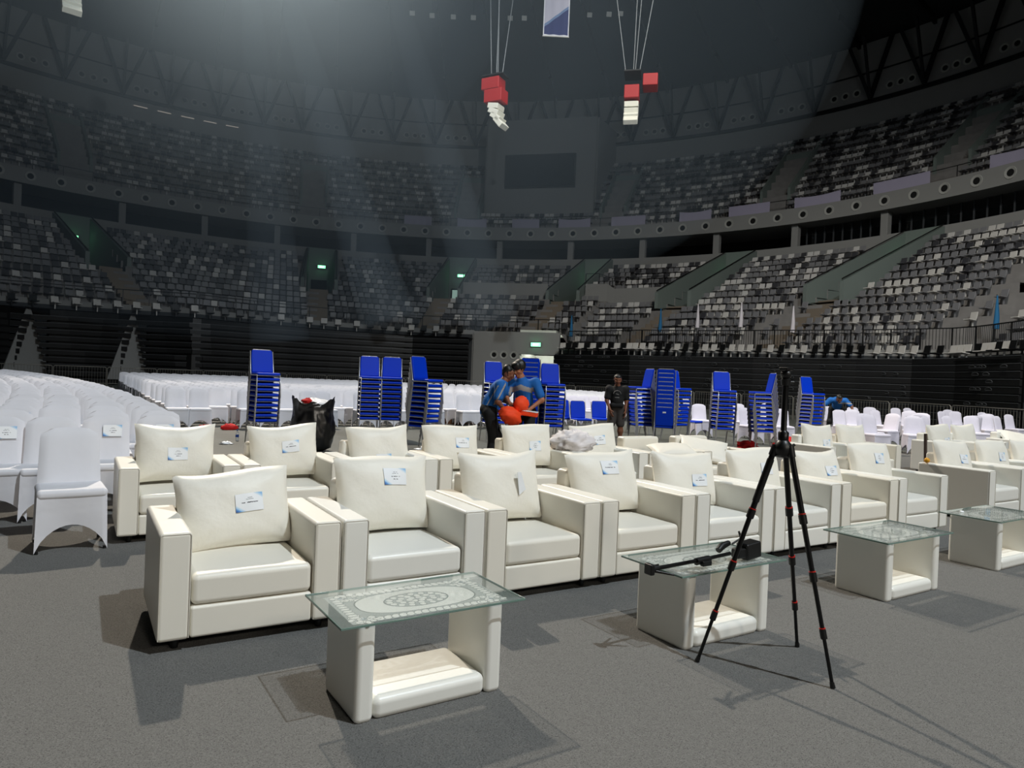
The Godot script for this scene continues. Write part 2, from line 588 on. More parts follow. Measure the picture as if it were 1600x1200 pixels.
# ---------------------------------------------------------------- armchairs and their cushions
func chair_meshes() -> void:
	var mb := MB.new()
	mb.rbox(Transform3D.IDENTITY, Vector3(0.156, 0.561, 0.83), 0.022, 3)
	C.arm = mb.mesh()
	mb = MB.new()
	mb.rbox(Transform3D.IDENTITY, Vector3(0.634, 0.165, 0.72), 0.016, 2)
	C.front = mb.mesh()
	mb = MB.new()
	mb.rbox(Transform3D.IDENTITY, Vector3(0.628, 0.162, 0.62), 0.032, 3, 8)
	for k in mb.v.size():
		var p := mb.v[k]
		var fx := 1.0 - (p.x / 0.314) ** 2
		var fz := 1.0 - ((p.z) / 0.31) ** 2
		if p.y > 0:
			mb.v[k].y += 0.024 * fx * fz
			if mb.n[k].y > 0.5: mb.n[k] = (mb.n[k] + Vector3(0.048 * p.x / 0.0986 * fz, 0, 0.048 * p.z / 0.0961 * fx)).normalized()
		if p.z > 0.2 and mb.n[k].z > 0.3: mb.v[k].z += 0.010 * fx * (1.0 - (p.y / 0.09) ** 2)
	C.seat_pad = mb.mesh()
	mb = MB.new()
	mb.rbox(Transform3D.IDENTITY, Vector3(0.634, 0.53, 0.16), 0.035, 3)
	C.back = mb.mesh()
	mb = MB.new()
	mb.lathe(Transform3D.IDENTITY, [Vector2(0, 0), Vector2(0.018, 0), Vector2(0.024, 0.066), Vector2(0, 0.066)], 10)
	C.foot = mb.mesh()
	mb = MB.new()
	var x := 0.0715
	mb.tube([Vector3(-x, -0.27, 0.413), Vector3(-x, 0.262, 0.413), Vector3(-x + 0.006, 0.271, 0.412), Vector3(x - 0.006, 0.271, 0.412), Vector3(x, 0.262, 0.413), Vector3(x, -0.27, 0.413)], 0.0036, 6, false)
	C.piping = mb.mesh()
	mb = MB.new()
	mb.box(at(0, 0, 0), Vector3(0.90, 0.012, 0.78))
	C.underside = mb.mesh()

func armchair(x: float, z: float, label: String, group: String, white := false, yaw := 0.0) -> Node3D:
	var t := thing("armchair", label, "armchair", Vector3(x, 0, z), yaw, group)
	var m: Material = M.leather_white if white else M.leather
	part(t, "armrest", C.arm, m, at(-0.396, 0.3465, 0))
	part(t, "armrest", C.arm, m, at(0.396, 0.3465, 0))
	part(t, "front_panel", C.front, m, at(0, 0.149, 0.045))
	part(t, "seat_cushion", C.seat_pad, m, at(0, 0.315, 0.092))
	part(t, "backrest", C.back, m, at(0, 0.49, -0.332))
	part(t, "piping", C.piping, M.seam, at(-0.396, 0.3465, 0))
	part(t, "piping", C.piping, M.seam, at(0.396, 0.3465, 0))
	part(t, "underside", C.underside, M.felt_underside, at(0, 0.072, 0))
	for sx in [-0.38, 0.38]:
		for sz in [-0.33, 0.33]: part(t, "foot", C.foot, M.black_plastic, at(sx, 0, sz))
	return t

func pillow_point(u: float, v: float, side: float, k: int) -> Vector3:
	var w := 0.68
	var h := 0.52
	var q := PackedFloat32Array([0.3, 1.9, 4.4, 2.7, 5.6, 0.9, 3.6])
	var ph: float = q[k % 7]
	var x := w / 2 * u * (1.0 - 0.055 * (1.0 - v * v) * u * u)
	var y := h / 2 * v * (1.0 - 0.06 * (1.0 - u * u) * v * v)
	y += 0.012 * sin(3.0 * u + ph) * (0.5 + 0.5 * v)
	var t := 0.105 * pow(maxf(0.0, 1.0 - absf(u) ** 3.2), 0.62) * pow(maxf(0.0, 1.0 - absf(v) ** 3.2), 0.62)
	var fold := 0.0
	for cx in [-1.0, 1.0]:
		for cy in [-1.0, 1.0]:
			var d := Vector2(u - cx, v - cy)
			var a := atan2(d.y, d.x)
			fold += 0.011 * exp(-d.length() * 1.7) * cos(9.0 * a + ph + cx * 1.3 + cy)
	fold += 0.006 * sin(7.0 * u + 3.0 * v + ph) * exp(-2.0 * (v - 0.6) ** 2)
	t += fold * pow(maxf(0.0, 1.0 - u * u), 0.5) * pow(maxf(0.0, 1.0 - v * v), 0.5)
	return Vector3(x, y, side * maxf(t, 0.0))

func pillow_mesh(k: int) -> ArrayMesh:
	if C.has("pillow%d" % k): return C["pillow%d" % k]
	var mb := MB.new()
	for s in [1.0, -1.0]:
		var p := PackedVector3Array()
		for j in 29:
			for i in 33: p.append(pillow_point(i / 16.0 - 1.0, j / 14.0 - 1.0, s, k))
		mb.sheet(p, 32, 28, s < 0)
	C["pillow%d" % k] = mb.mesh()
	return C["pillow%d" % k]

func card_mesh(k: int, cu: float, cv: float) -> ArrayMesh:
	var mb := MB.new()
	for s in [1.0, -1.0]:
		var p := PackedVector3Array()
		for j in 5:
			for i in 7:
				var q := pillow_point(cu + (i / 6.0 - 0.5) * 0.48, cv + (j / 4.0 - 0.5) * 0.44, 1.0, k)
				p.append(q + Vector3(0, 0, 0.005 if s > 0 else 0.0035))
		mb.sheet(p, 6, 4, s < 0)
	return mb.mesh()

# lean: backward tilt; tip: turn in its own plane; the card sits at (cu, cv) of the front
func pillow(pos: Vector3, label: String, k: int, lean := 14.0, tip := 0.0, cu := 0.1, cv := 0.15, card := true, yaw := 0.0, s := Vector3.ONE) -> Node3D:
	var t := thing("cushion", label, "cushion", pos, yaw, "cushions on the armchairs")
	var b := Basis(Vector3.RIGHT, deg_to_rad(-lean)) * Basis(Vector3(0, 0, 1), deg_to_rad(tip)) * Basis.from_scale(s)
	part(t, "pillow", pillow_mesh(k), M.pillow_cloth, Transform3D(b, Vector3.ZERO))
	if card: part(t, "name_card", card_mesh(k, cu, cv), card_material(k % 4), Transform3D(b, Vector3.ZERO))
	return t

func build_armchairs() -> void:
	chair_meshes()
	var zf := -4.355
	var row1 := [
		["cream armchair at the near end of the front row, with nothing standing before its seat", false],
		["white-seated second armchair of the front row, behind the first glass coffee table", true],
		["third armchair of the front row, its cushion hung with a loose folded paper", false],
		["fourth armchair of the front row, facing the gap before the tripod", false],
		["fifth armchair of the front row, behind the table carrying the black monopod", true],
		["sixth armchair of the front row, seen between the tripod's legs", true],
		["seventh armchair of the front row, behind the third glass coffee table", false],
		["eighth armchair of the front row, last before the aisle gap", true]]
	for k in 8: armchair(0.846 + 0.9595 * k, zf, row1[k][0], "armchairs of the front row", row1[k][1])
	# their cushions: position, lean, tip, card place
	pillow(Vector3(0.835, 0.625, -4.515), "wide cream cushion on the near end front armchair, tagged low with a blue-cornered card", 0, 17, 3.0, 0.18, 0.06, true, 2, Vector3(1.0, 0.93, 1.05))
	pillow(Vector3(1.80, 0.665, -4.545), "square cream cushion with four-line card on the second front armchair", 1, 13, 0, 0.16, 0.38)
	var t := pillow(Vector3(2.74, 0.665, -4.54), "cream cushion on the third front armchair, bare but for a dangling folded paper", 2, 13, 1.5, 0, 0, false, -3)
	var mb := MB.new()
	mb.prism(Transform3D(Basis(Vector3(0, 0, 1), 0.28), Vector3(0.10, 0.03, 0.125)), PackedVector2Array([Vector2(-0.03, -0.08), Vector2(0.035, -0.055), Vector2(0.03, 0.08), Vector2(0.0, 0.09)]), 0.004)
	part(t, "folded_paper", mb.mesh(), M.paper, rot(Vector3.RIGHT, -3))
	pillow(Vector3(3.74, 0.655, -4.54), "cream cushion tipped upward at one corner on the fourth front armchair", 3, 14, 4.0, 0.05, 0.42, true, -6)
	pillow(Vector3(4.67, 0.645, -4.54), "smooth bulging white cushion on the fifth front armchair, card near its bottom edge", 4, 16, -3.0, 0.22, -0.12, true, -4, Vector3(1.04, 0.92, 1.1))
	pillow(Vector3(5.62, 0.65, -4.545), "cream cushion on the sixth front armchair, half hidden by the tripod legs", 5, 14, 1.0, 0.2, 0.12, true, -3)
	pillow(Vector3(6.60, 0.63, -4.54), "low slouching cream cushion on the seventh front armchair", 6, 18, 1.0, 0.25, -0.02, true, -5, Vector3(1.0, 0.9, 1.1))
	pillow(Vector3(7.56, 0.67, -4.545), "tall cream cushion on the eighth front armchair, card high toward its middle", 1, 12, 0.0, 0.1, 0.25, true, -4)
	# second row
	var row2 := ["next to the covered chairs at the row's near end", "just in front of the tall blue stack beside the bin bag", "in front of the twin blue stacks", "right before the two bending workers' legs", "just past the two workers in blue shirts", "with a crumpled cloth heaped on one arm", "empty-backed, its cushion slid down onto the arm", "with its cushion slumped flat across the seat"]
	for k in 8: armchair(0.768 + 0.9595 * k, -6.895, "%s second-row armchair, %s" % [ORD[k], row2[k]], "armchairs of the second row", k % 3 == 2)
	pillow(Vector3(0.775, 0.675, -7.075), "cream cushion with a centred card on the armchair beside the covered chairs", 2, 12, 0, 0.02, -0.05)
	pillow(Vector3(1.75, 0.675, -7.08), "cream cushion with glossy wrinkled card before the black bin bag", 4, 12, 2.5, 0.12, 0.12)
	pillow(Vector3(2.74, 0.66, -7.08), "cream cushion creased in a deep sag, its card slipped to the bottom", 6, 13, 3.5, 0.05, -0.42, true, -4)
	pillow(Vector3(3.60, 0.675, -7.08), "cream cushion on the second-row armchair before the brown cartons", 3, 13, 1, 0.3, 0.15, true, -5)
	pillow(Vector3(4.63, 0.68, -7.09), "crinkled cream cushion just below the bending workers", 5, 12, 0.5, 0.15, -0.1, true, -3)
	pillow(Vector3(5.66, 0.68, -7.10), "bright white cushion leaning beside the crumpled cloth bundle", 0, 15, 3, 0.1, 0.1, true, -8)
	pillow(Vector3(6.68, 0.615, -6.72), "white cushion fallen flat over an armrest in the second row", 2, 78, 12, 0, 0, false, -35, Vector3(0.85, 0.9, 0.7))
	pillow(Vector3(7.42, 0.60, -6.86), "cream cushion slumped diagonally, lying back in the last second-row armchair", 4, 58, -16, 0, 0, false, -25, Vector3(1.0, 0.95, 0.6))
	# the block beyond the aisle
	var far1 := ["grey-shadowed armchair opening the front row beyond the aisle, beside the fourth coffee table", "second armchair in the front row beyond the aisle"]
	for k in 3: armchair(9.555 + 0.98 * k, zf - 0.06, far1[k] if k < 2 else "third armchair in the front row beyond the aisle, mostly cut off", "front armchairs beyond the aisle", true)
	pillow(Vector3(9.50, 0.665, -4.62), "cream cushion beyond the aisle with a brown stick behind it", 3, 15, -1, 0.2, 0.0, true, -5)
	pillow(Vector3(10.52, 0.655, -4.62), "straight-edged cream cushion on the second armchair beyond the aisle", 1, 12, 0, 0.15, 0.05, true, -4)
	pillow(Vector3(11.50, 0.655, -4.62), "cream cushion at the frame's edge beyond the aisle", 5, 12, 0, 0.15, 0.05, true, -4)
	var lab2 := ["armchair opening the second row beyond the aisle, its flank facing the tripod", "second-row armchair beyond the aisle before the bending cleaner"]
	for k in 2: armchair(10.17 + 0.98 * k, -6.87, lab2[k], "second-row armchairs beyond the aisle", k == 0)
	pillow(Vector3(10.24, 0.67, -7.06), "plump cushion on the armchair opening the second row beyond the aisle", 2, 12, -2, 0.25, -0.2, true, -6)
	pillow(Vector3(11.16, 0.665, -7.06), "plain cream cushion without a card, before the bending cleaner", 6, 12, 0, 0, 0, false, -6)
	var lab3 := ["distant armchair with a shaded flank behind the brown stick", "distant armchair paired beside the one behind the stick", "outermost distant armchair at the edge of view", "distant armchair behind the second aisle, back nearly flat"]
	for k in 3: armchair(13.86 + 0.97 * k + (0.9 if k == 2 else 0.0), -6.85, lab3[k], "armchairs beyond the second aisle", true)
	pillow(Vector3(13.95, 0.67, -7.05), "small-looking cream cushion on the distant armchair behind the stick", 0, 12, 1, 0.2, -0.3, true, -5)
	pillow(Vector3(14.88, 0.665, -7.05), "folded-eared cream cushion on the distant paired armchair", 4, 12, 1, 0, 0, false, -8)
	pillow(Vector3(16.74, 0.60, -6.9), "cream cushion lying back on the outermost distant armchair", 3, 50, -10, 0, 0, false, -20, Vector3(1, 1, 0.7))

# ---------------------------------------------------------------- coffee tables
func build_tables() -> void:
	var side := MB.new()
	side.rbox(Transform3D.IDENTITY, Vector3(0.085, 0.432, 0.404), 0.026, 3)
	var bottom := MB.new()
	bottom.rbox(Transform3D.IDENTITY, Vector3(0.556, 0.10, 0.394), 0.034, 3)
	var pane := MB.new()
	pane.rbox(Transform3D.IDENTITY, Vector3(0.899, 0.0095, 0.491), 0.0005, 1)
	var edge := MB.new()
	for s in [-1.0, 1.0]:
		edge.rbox(at(0, 0, s * 0.2475), Vector3(0.907, 0.0105, 0.005), 0.0022, 1)
		edge.rbox(at(s * 0.4515, 0, 0), Vector3(0.005, 0.0105, 0.498), 0.0022, 1)
	var print_ := MB.new()
	for s in [1.0, -1.0]:
		var p := PackedVector3Array([Vector3(-0.405, 0, 0.215), Vector3(0.405, 0, 0.215), Vector3(-0.405, 0, -0.215), Vector3(0.405, 0, -0.215)])
		if s > 0: print_.sheet(p, 1, 1)
	var pad := MB.new()
	pad.lathe(Transform3D.IDENTITY, [Vector2(0, 0), Vector2(0.012, 0), Vector2(0.012, 0.003), Vector2(0, 0.003)], 10)
	var a := side.mesh()
	var b := bottom.mesh()
	var g := pane.mesh()
	var e := edge.mesh()
	var pr := print_.mesh()
	var pm := pad.mesh()
	var spots := [[1.385, -3.02, 1.2, "glass coffee table nearest the camera, showing its open white frame full on"], [3.28, -2.99, 1.0, "second glass coffee table, carrying the black monopod behind the tripod"], [5.27, -2.995, 1.0, "third glass coffee table, clear-topped, standing past the tripod"], [7.06, -3.07, 1.2, "fourth glass coffee table, farthest along and cut by the frame"]]
	for s in spots:
		var t := thing("coffee_table", s[3], "coffee table", Vector3(s[0], 0, s[1]), s[2], "glass-topped coffee tables")
		part(t, "side_panel", a, M.leather_white, at(-0.32, 0.216, 0))
		part(t, "side_panel", a, M.leather_white, at(0.32, 0.216, 0))
		part(t, "bottom_panel", b, M.leather_white, at(0, 0.05, 0.003))
		var top := part(t, "glass_top", g, M.glass, at(0, 0.4405, 0))
		part(top, "polished_edge", e, M.glass_edge)
		part(top, "lace_print", pr, M.lace_print, at(0, -0.0062, 0))
		for px in [-0.32, 0.32]:
			for pz in [-0.15, 0.15]: part(t, "clear_pad", pm, M.clear_plastic, at(px, 0.432, pz))
	# camera gear on the second table
	var t := thing("monopod", "black folded monopod with a fluid head lying across the second glass table", "monopod", Vector3(3.1, 0.446, -2.84))
	var mb := MB.new()
	mb.tube([Vector3(-0.36, 0.034, 0.012), Vector3(0.0, 0.04, 0.0), Vector3(0.24, 0.05, -0.01)], 0.0115, 10)
	part(t, "pole", mb.mesh(), M.black_metal)
	mb = MB.new()
	mb.tube([Vector3(-0.06, 0.036, 0.005), Vector3(0.05, 0.04, 0.0)], 0.021, 12)
	mb.rbox(at(0.0, 0.026, 0.026), Vector3(0.07, 0.03, 0.03), 0.006, 1)
	part(t, "clamp", mb.mesh(), M.black_plastic)
	mb = MB.new()
	mb.tube([Vector3(0.15, 0.075, -0.02), Vector3(0.19, 0.095, -0.03), Vector3(0.26, 0.105, -0.04)], [0.018, 0.022, 0.016], 10)
	part(t, "grip", mb.mesh(), M.black_plastic)
	mb = MB.new()
	mb.tube([Vector3(-0.365, 0.034, 0.012), Vector3(-0.41, 0.033, 0.014)], 0.022, 12)
	mb.rbox(at(-0.425, 0.036, 0.014), Vector3(0.03, 0.06, 0.06), 0.008, 2)
	part(t, "foot_joint", mb.mesh(), M.black_plastic)
	for k in 3:
		mb = MB.new()
		mb.tube([Vector3(-0.42, 0.03, 0.014), [Vector3(-0.30, 0.006, 0.075), Vector3(-0.33, 0.01, 0.05), Vector3(-0.30, 0.03, -0.05)][k]], [0.009, 0.006], 8)
		part(t, "foot", mb.mesh(), M.black_metal)
	mb = MB.new()
	mb.rbox(rot(Vector3(0, 0, 1), 6, Vector3(0.42, 0.055, -0.02)), Vector3(0.13, 0.10, 0.09), 0.012, 2)
	mb.rbox(at(0.33, 0.045, -0.015), Vector3(0.09, 0.06, 0.06), 0.012, 2)
	part(t, "fluid_head", mb.mesh(), M.black_plastic)
	mb = MB.new()
	mb.tube([Vector3(0.33, 0.06, -0.02), Vector3(0.36, 0.12, -0.03), Vector3(0.335, 0.17, -0.03)], [0.007, 0.009, 0.007], 8)
	mb.tube([Vector3(0.28, 0.10, -0.03), Vector3(0.35, 0.125, -0.03)], 0.006, 8)
	part(t, "lever", mb.mesh(), M.black_metal)

func build_tripod() -> void:
	var t := thing("tripod", "tall black tripod with red-ringed legs standing before the front armchairs", "tripod", Vector3(3.195, 0, -2.405))
	var o := Vector3(3.195, 0, -2.405)
	var feet := [Vector3(2.872, 0.0, -2.643), Vector3(3.578, 0.0, -2.536), Vector3(3.252, 0.0, -2.092)]
	for f in feet:
		var a: Vector3 = f - o
		var top := Vector3(a.x, 0, a.z).normalized() * 0.045 + Vector3(0, 1.165, 0)
		var d := a - top
		var ln: float = d.length()
		var u := d / ln
		var cuts := [0.0, 0.30, 0.545, 0.78, 0.985]
		var rad := [0.0152, 0.0132, 0.0112, 0.0092]
		var leg := MB.new()
		for k in 4: leg.tube([top + u * ln * cuts[k], top + u * ln * cuts[k + 1]], rad[k], 12)
		var l := part(t, "leg", leg.mesh(), M.black_metal)
		var grip := MB.new()
		if f.x < 3.0: grip.tube([top + u * 0.05, top + u * 0.29], 0.0185, 12)
		grip.tube([top - u * 0.03, top + u * 0.03], 0.02, 10)
		part(l, "leg_collar", grip.mesh(), M.black_plastic)
		for k in 3:
			var c: Vector3 = top + u * ln * cuts[k + 1]
			var lock := MB.new()
			lock.tube([c - u * 0.03, c - u * 0.026, c + u * 0.016, c + u * 0.02], [rad[k] + 0.002, rad[k] + 0.0055, rad[k] + 0.0055, rad[k] + 0.001], 12)
			part(l, "twist_lock", lock.mesh(), M.black_plastic)
			var ring := MB.new()
			ring.tube([c - u * 0.036, c - u * 0.031], rad[k] + 0.0045, 12)
			part(l, "red_ring", ring.mesh(), M.red_ring)
		var foot := MB.new()
		foot.tube([a - u * 0.035 + Vector3(0, 0.002, 0), a - u * 0.008 + Vector3(0, 0.002, 0)], [0.011, 0.0135], 10)
		part(l, "rubber_foot", foot.mesh(), M.black_plastic)
	var mb := MB.new()
	mb.lathe(Transform3D.IDENTITY, [Vector2(0, 1.13), Vector2(0.03, 1.13), Vector2(0.048, 1.15), Vector2(0.05, 1.19), Vector2(0.032, 1.215), Vector2(0.024, 1.225), Vector2(0, 1.225)], 16)
	part(t, "shoulder", mb.mesh(), M.black_plastic)
	mb = MB.new()
	mb.lathe(Transform3D.IDENTITY, [Vector2(0, 1.22), Vector2(0.027, 1.222), Vector2(0.028, 1.262), Vector2(0.018, 1.27), Vector2(0.0155, 1.275), Vector2(0.0155, 1.515), Vector2(0, 1.515)], 16)
	part(t, "centre_column", mb.mesh(), M.black_metal)
	mb = MB.new()
	mb.lathe(Transform3D.IDENTITY, [Vector2(0, 1.51), Vector2(0.024, 1.512), Vector2(0.026, 1.545), Vector2(0.018, 1.55), Vector2(0.027, 1.558), Vector2(0.03, 1.578), Vector2(0.022, 1.59), Vector2(0, 1.592)], 16)
	mb.tube([Vector3(0.02, 1.53, 0), Vector3(0.05, 1.53, 0.01)], [0.007, 0.010], 8)
	mb.rbox(at(0, 1.60, 0), Vector3(0.052, 0.016, 0.052), 0.004, 2)
	part(t, "ball_head", mb.mesh(), M.black_plastic)
	mb = MB.new()
	mb.tube([Vector3(0.03, 1.18, 0.02), Vector3(0.055, 1.20, 0.03)], 0.008, 8)
	part(t, "spring_knob", mb.mesh(), M.black_metal)

# ---------------------------------------------------------------- covered banquet chairs
func cover_meshes() -> void:
	# back: a slab that leans and rounds off at the top
	var mb := MB.new()
	for s in [1.0, -1.0]:
		var p := PackedVector3Array()
		for j in 13:
			var v := j / 12.0
			for i in 13:
				var u := i / 6.0 - 1.0
				var w := 0.225 - 0.02 * v
				var y := 0.44 + 0.49 * v
				if v > 0.86:
					var q := (v - 0.86) / 0.14
					w -= 0.07 * (1.0 - sqrt(maxf(0.0, 1.0 - q * q)))
				var z := -0.165 - 0.10 * v
				var th := 0.034 * pow(maxf(0.0, 1.0 - absf(u) ** 4.0), 0.5) * pow(maxf(0.0, 1.0 - maxf(0.0, v - 0.5) ** 3 * 8.0), 0.5)
				p.append(Vector3(u * w, y - 0.012 * u * u * (1.0 if v > 0.9 else 0.0), z + s * th + 0.012 * (1.0 - u * u) * -1.0))
		mb.sheet(p, 12, 12, s < 0)
	C.cover_back = mb.mesh()
	mb = MB.new()
	mb.rbox(at(0, 0.452, 0.025), Vector3(0.475, 0.075, 0.46), 0.034, 3)
	C.cover_seat = mb.mesh()
	# skirt: stretched from the seat to the four feet, arched on every side
	mb = MB.new()
	var p := PackedVector3Array()
	var n := 48
	for j in 7:
		var v := j / 6.0
		for i in n + 1:
			var a := fposmod(float(i) / n * 4.0, 4.0)
			var side := int(a) % 4
			var f := (a - side) * 2.0 - 1.0
			var arch := 0.20 * pow(maxf(0.0, 1.0 - f * f), 0.75) + 0.012
			var x := 0.232
			var z0 := -0.215
			var z1 := 0.245
			var grow := 1.0 + 0.045 * (1.0 - v)
			var q: Vector2
			if side == 0: q = Vector2(f * x, z1)
			elif side == 1: q = Vector2(x, z1 + (z0 - z1) * (f * 0.5 + 0.5))
			elif side == 2: q = Vector2(-f * x, z0)
			else: q = Vector2(-x, z0 + (z1 - z0) * (f * 0.5 + 0.5))
			var pull := 0.018 * (1.0 - f * f) * (1.0 - v) * 2.0
			q = Vector2(q.x * grow - signf(q.x) * (pull if side % 2 else 0.0), q.y * grow - (pull if side == 0 else (-pull if side == 2 else 0.0)))
			p.append(Vector3(q.x, lerpf(arch, 0.44, v), q.y))
	mb.sheet(p, n, 6)
	C.cover_skirt = mb.mesh()
	mb = MB.new()
	mb.lathe(Transform3D.IDENTITY, [Vector2(0, 0), Vector2(0.014, 0), Vector2(0.012, 0.03), Vector2(0, 0.03)], 8)
	C.cover_foot = mb.mesh()
	# one mesh of it all for the far ones
	var st := MB.new()
	for m in [C.cover_back, C.cover_seat, C.cover_skirt]:
		var arr: Array = m.surface_get_arrays(0)
		var s := st.v.size()
		st.v.append_array(arr[Mesh.ARRAY_VERTEX]); st.n.append_array(arr[Mesh.ARRAY_NORMAL]); st.uv.append_array(arr[Mesh.ARRAY_TEX_UV])
		for q in arr[Mesh.ARRAY_INDEX]: st.ix.append(q + s)
	C.cover_all = st.mesh()
	mb = MB.new()
	mb.prism(Transform3D.IDENTITY, PackedVector2Array([Vector2(-0.085, -0.058), Vector2(0.085, -0.058), Vector2(0.085, 0.058), Vector2(-0.085, 0.058)]), 0.002)
	for s in [1.0]:
		mb.sheet(PackedVector3Array([Vector3(-0.085, -0.058, 0.0015), Vector3(0.085, -0.058, 0.0015), Vector3(-0.085, 0.058, 0.0015), Vector3(0.085, 0.058, 0.0015)]), 1, 1)
	C.seat_card = mb.mesh()

func covered_chair(x: float, z: float, yaw: float, label: String, group: String, parts: bool, card := -1, lilac := false) -> void:
	var m: Material = M.cover_lilac if lilac else M.cover
	if not parts:
		solo("covered_chair", label, "chair", C.cover_all, m, Transform3D(Basis(Vector3.UP, deg_to_rad(yaw)), Vector3(x, 0, z)), group)
		return
	var t := thing("covered_chair", label, "chair", Vector3(x, 0, z), yaw, group)
	part(t, "backrest", C.cover_back, m)
	part(t, "seat", C.cover_seat, m)
	part(t, "skirt", C.cover_skirt, m)
	for sx in [-0.225, 0.225]:
		for sz in [-0.205, 0.235]: part(t, "foot", C.cover_foot, M.black_plastic, at(sx, 0, sz))
	if card >= 0: part(t, "name_card", C.seat_card, card_material(card), Transform3D(Basis(Vector3.RIGHT, deg_to_rad(-11)), Vector3(0.06, 0.78, -0.194)))

func build_covered_chairs() -> void:
	cover_meshes()
	var r := RandomNumberGenerator.new()
	r.seed = 11
	# the ones by the armchairs, placed one by one
	var near := [[-0.03, -6.62, 4.0, "lone white-covered chair pulled forward beside the second row of armchairs", -1], [-0.20, -7.88, 2.0, "white-covered chair just behind the lone forward one", -1], [-0.62, -7.92, 3.0, "tagged white-covered chair cut by the frame, beside the lone forward one", 1], [0.24, -8.08, -3.0, "white-covered chair with a blue-edged card, behind the end armchair's arm", 2], [0.72, -8.15, -6.0, "card-tagged white-covered chair next to the end armchair's cushion", 3]]
	var cnt := 0
	for c in near:
		covered_chair(c[0], c[1], c[2], c[3], "covered chairs beside the armchairs", true, c[4])
		cnt += 1
	# block of rows running back from there
	for row in 30:
		var z := -8.95 - 0.97 * row
		var right := 0.80 - 0.012 * row * (row * 0.35)
		right = minf(right, 0.80)
		var cols := 7 if row < 4 else 6
		for col in cols:
			var x := right - 0.475 * col + r.randf_range(-0.03, 0.03)
			if row == 0 and col == 2: continue
			# only the columns the picture shows
			if x < z * -0.0 + (-0.145 * absf(z)) - 0.2: continue
			var lab := "white-covered chair in the %s row behind the armchairs, %s in from the centre aisle" % [ORD[row], ORD[col]]
			covered_chair(x, z + r.randf_range(-0.04, 0.04), r.randf_range(-5, 5), lab, "rows of covered chairs along the centre aisle", row < 7, 1 + (row + col) % 3 if row < 2 and (row + col) % 2 == 0 else -1)
			cnt += 1
	# the wide block across the aisle: its near rows chair by chair, the rest as one
	var far := []
	var pos := []
	for row in 26:
		var z := -17.55 - 0.95 * row
		for col in 44:
			var x := 1.95 + 0.49 * col
			if row == 0 and col in [2, 8, 14, 20]: continue
			if x > 9.5 and row < int((x - 9.5) * 0.42): continue   # the front edge falls back toward the far side
			var w := Vector3(x, 0, z)
			# inside the bowl and inside the picture
			var pz := 0.5257 * x - 0.8507 * z
			if pz > 38.0 + 0.2 * x: continue
			if absf(r.randf_range(0, 1)) < 0.03: continue
			pos.append([row, col, x + r.randf_range(-0.05, 0.05), z + r.randf_range(-0.06, 0.06), r.randf_range(-6, 6)])
	for p in pos:
		if cnt < 262:
			covered_chair(p[2], p[3], p[4], "white-covered chair in the %s row of the wide block across the aisle, %s along" % [ORD[p[0]], ORD[mini(p[1], 35)]] if p[1] < 36 else "white-covered chair at the far end of the wide block's %s row" % ORD[p[0]], "rows of covered chairs across the aisle", false, -1, (p[1] > 22))
			cnt += 1
		else: far.append(Transform3D(Basis(Vector3.UP, deg_to_rad(p[4])), Vector3(p[2], 0, p[3])))
	var mm := stuff(self, "covered_chairs", C.cover_all, M.cover, far)
	tag(mm, "white-covered chairs massed at the back of the wide block before the barrier", "chairs")
	# the muddled group beyond the armchairs on the other side
	var muddle := [[16.9, -10.2, 12, 1], [17.5, -9.4, -20, 1], [16.3, -9.7, 8, 0], [18.3, -10.6, -70, 0], [18.2, -9.3, 30, 1], [19.3, -10.4, 160, 0], [19.6, -9.5, 20, 1], [20.6, -10.9, -35, 0], [20.9, -9.6, -8, 1], [21.8, -10.2, 170, 0], [22.6, -9.6, 25, 0], [23.4, -10.4, -15, 1], [18.6, -12.0, 5, 0], [19.6, -12.3, -12, 0], [20.8, -12.2, 15, 1], [22.0, -12.0, -30, 0], [23.1, -12.4, 8, 0], [24.3, -12.0, 20, 0], [25.4, -12.2, -6, 1], [26.5, -11.8, 10, 0], [20.3, -15.9, -5, 0], [21.5, -14.3, 10, 0], [22.7, -14.2, 0, 0], [23.9, -14.4, -20, 1], [25.2, -14.1, 5, 0], [26.4, -14.3, 14, 0], [27.4, -13.4, 0, 0], [15.0, -12.3, 25, 0], [15.9, -12.0, -10, 0], [16.4, -13.6, 30, 1], [15.2, -14.2, 0, 0], [17.9, -15.0, 10, 0], [24.6, -10.9, -20, 0], [25.6, -10.6, 12, 0]]
	for k in muddle.size():
		var q: Array = muddle[k]
		covered_chair(q[0], q[1], q[2] - 25.0, "lilac-tinged covered chair standing askew among the loose ones past the blue stacks" if q[3] else "white-covered chair standing askew among the loose ones past the blue stacks", "loose covered chairs past the blue stacks, lilac" if q[3] else "loose covered chairs past the blue stacks, white", true, -1, true)

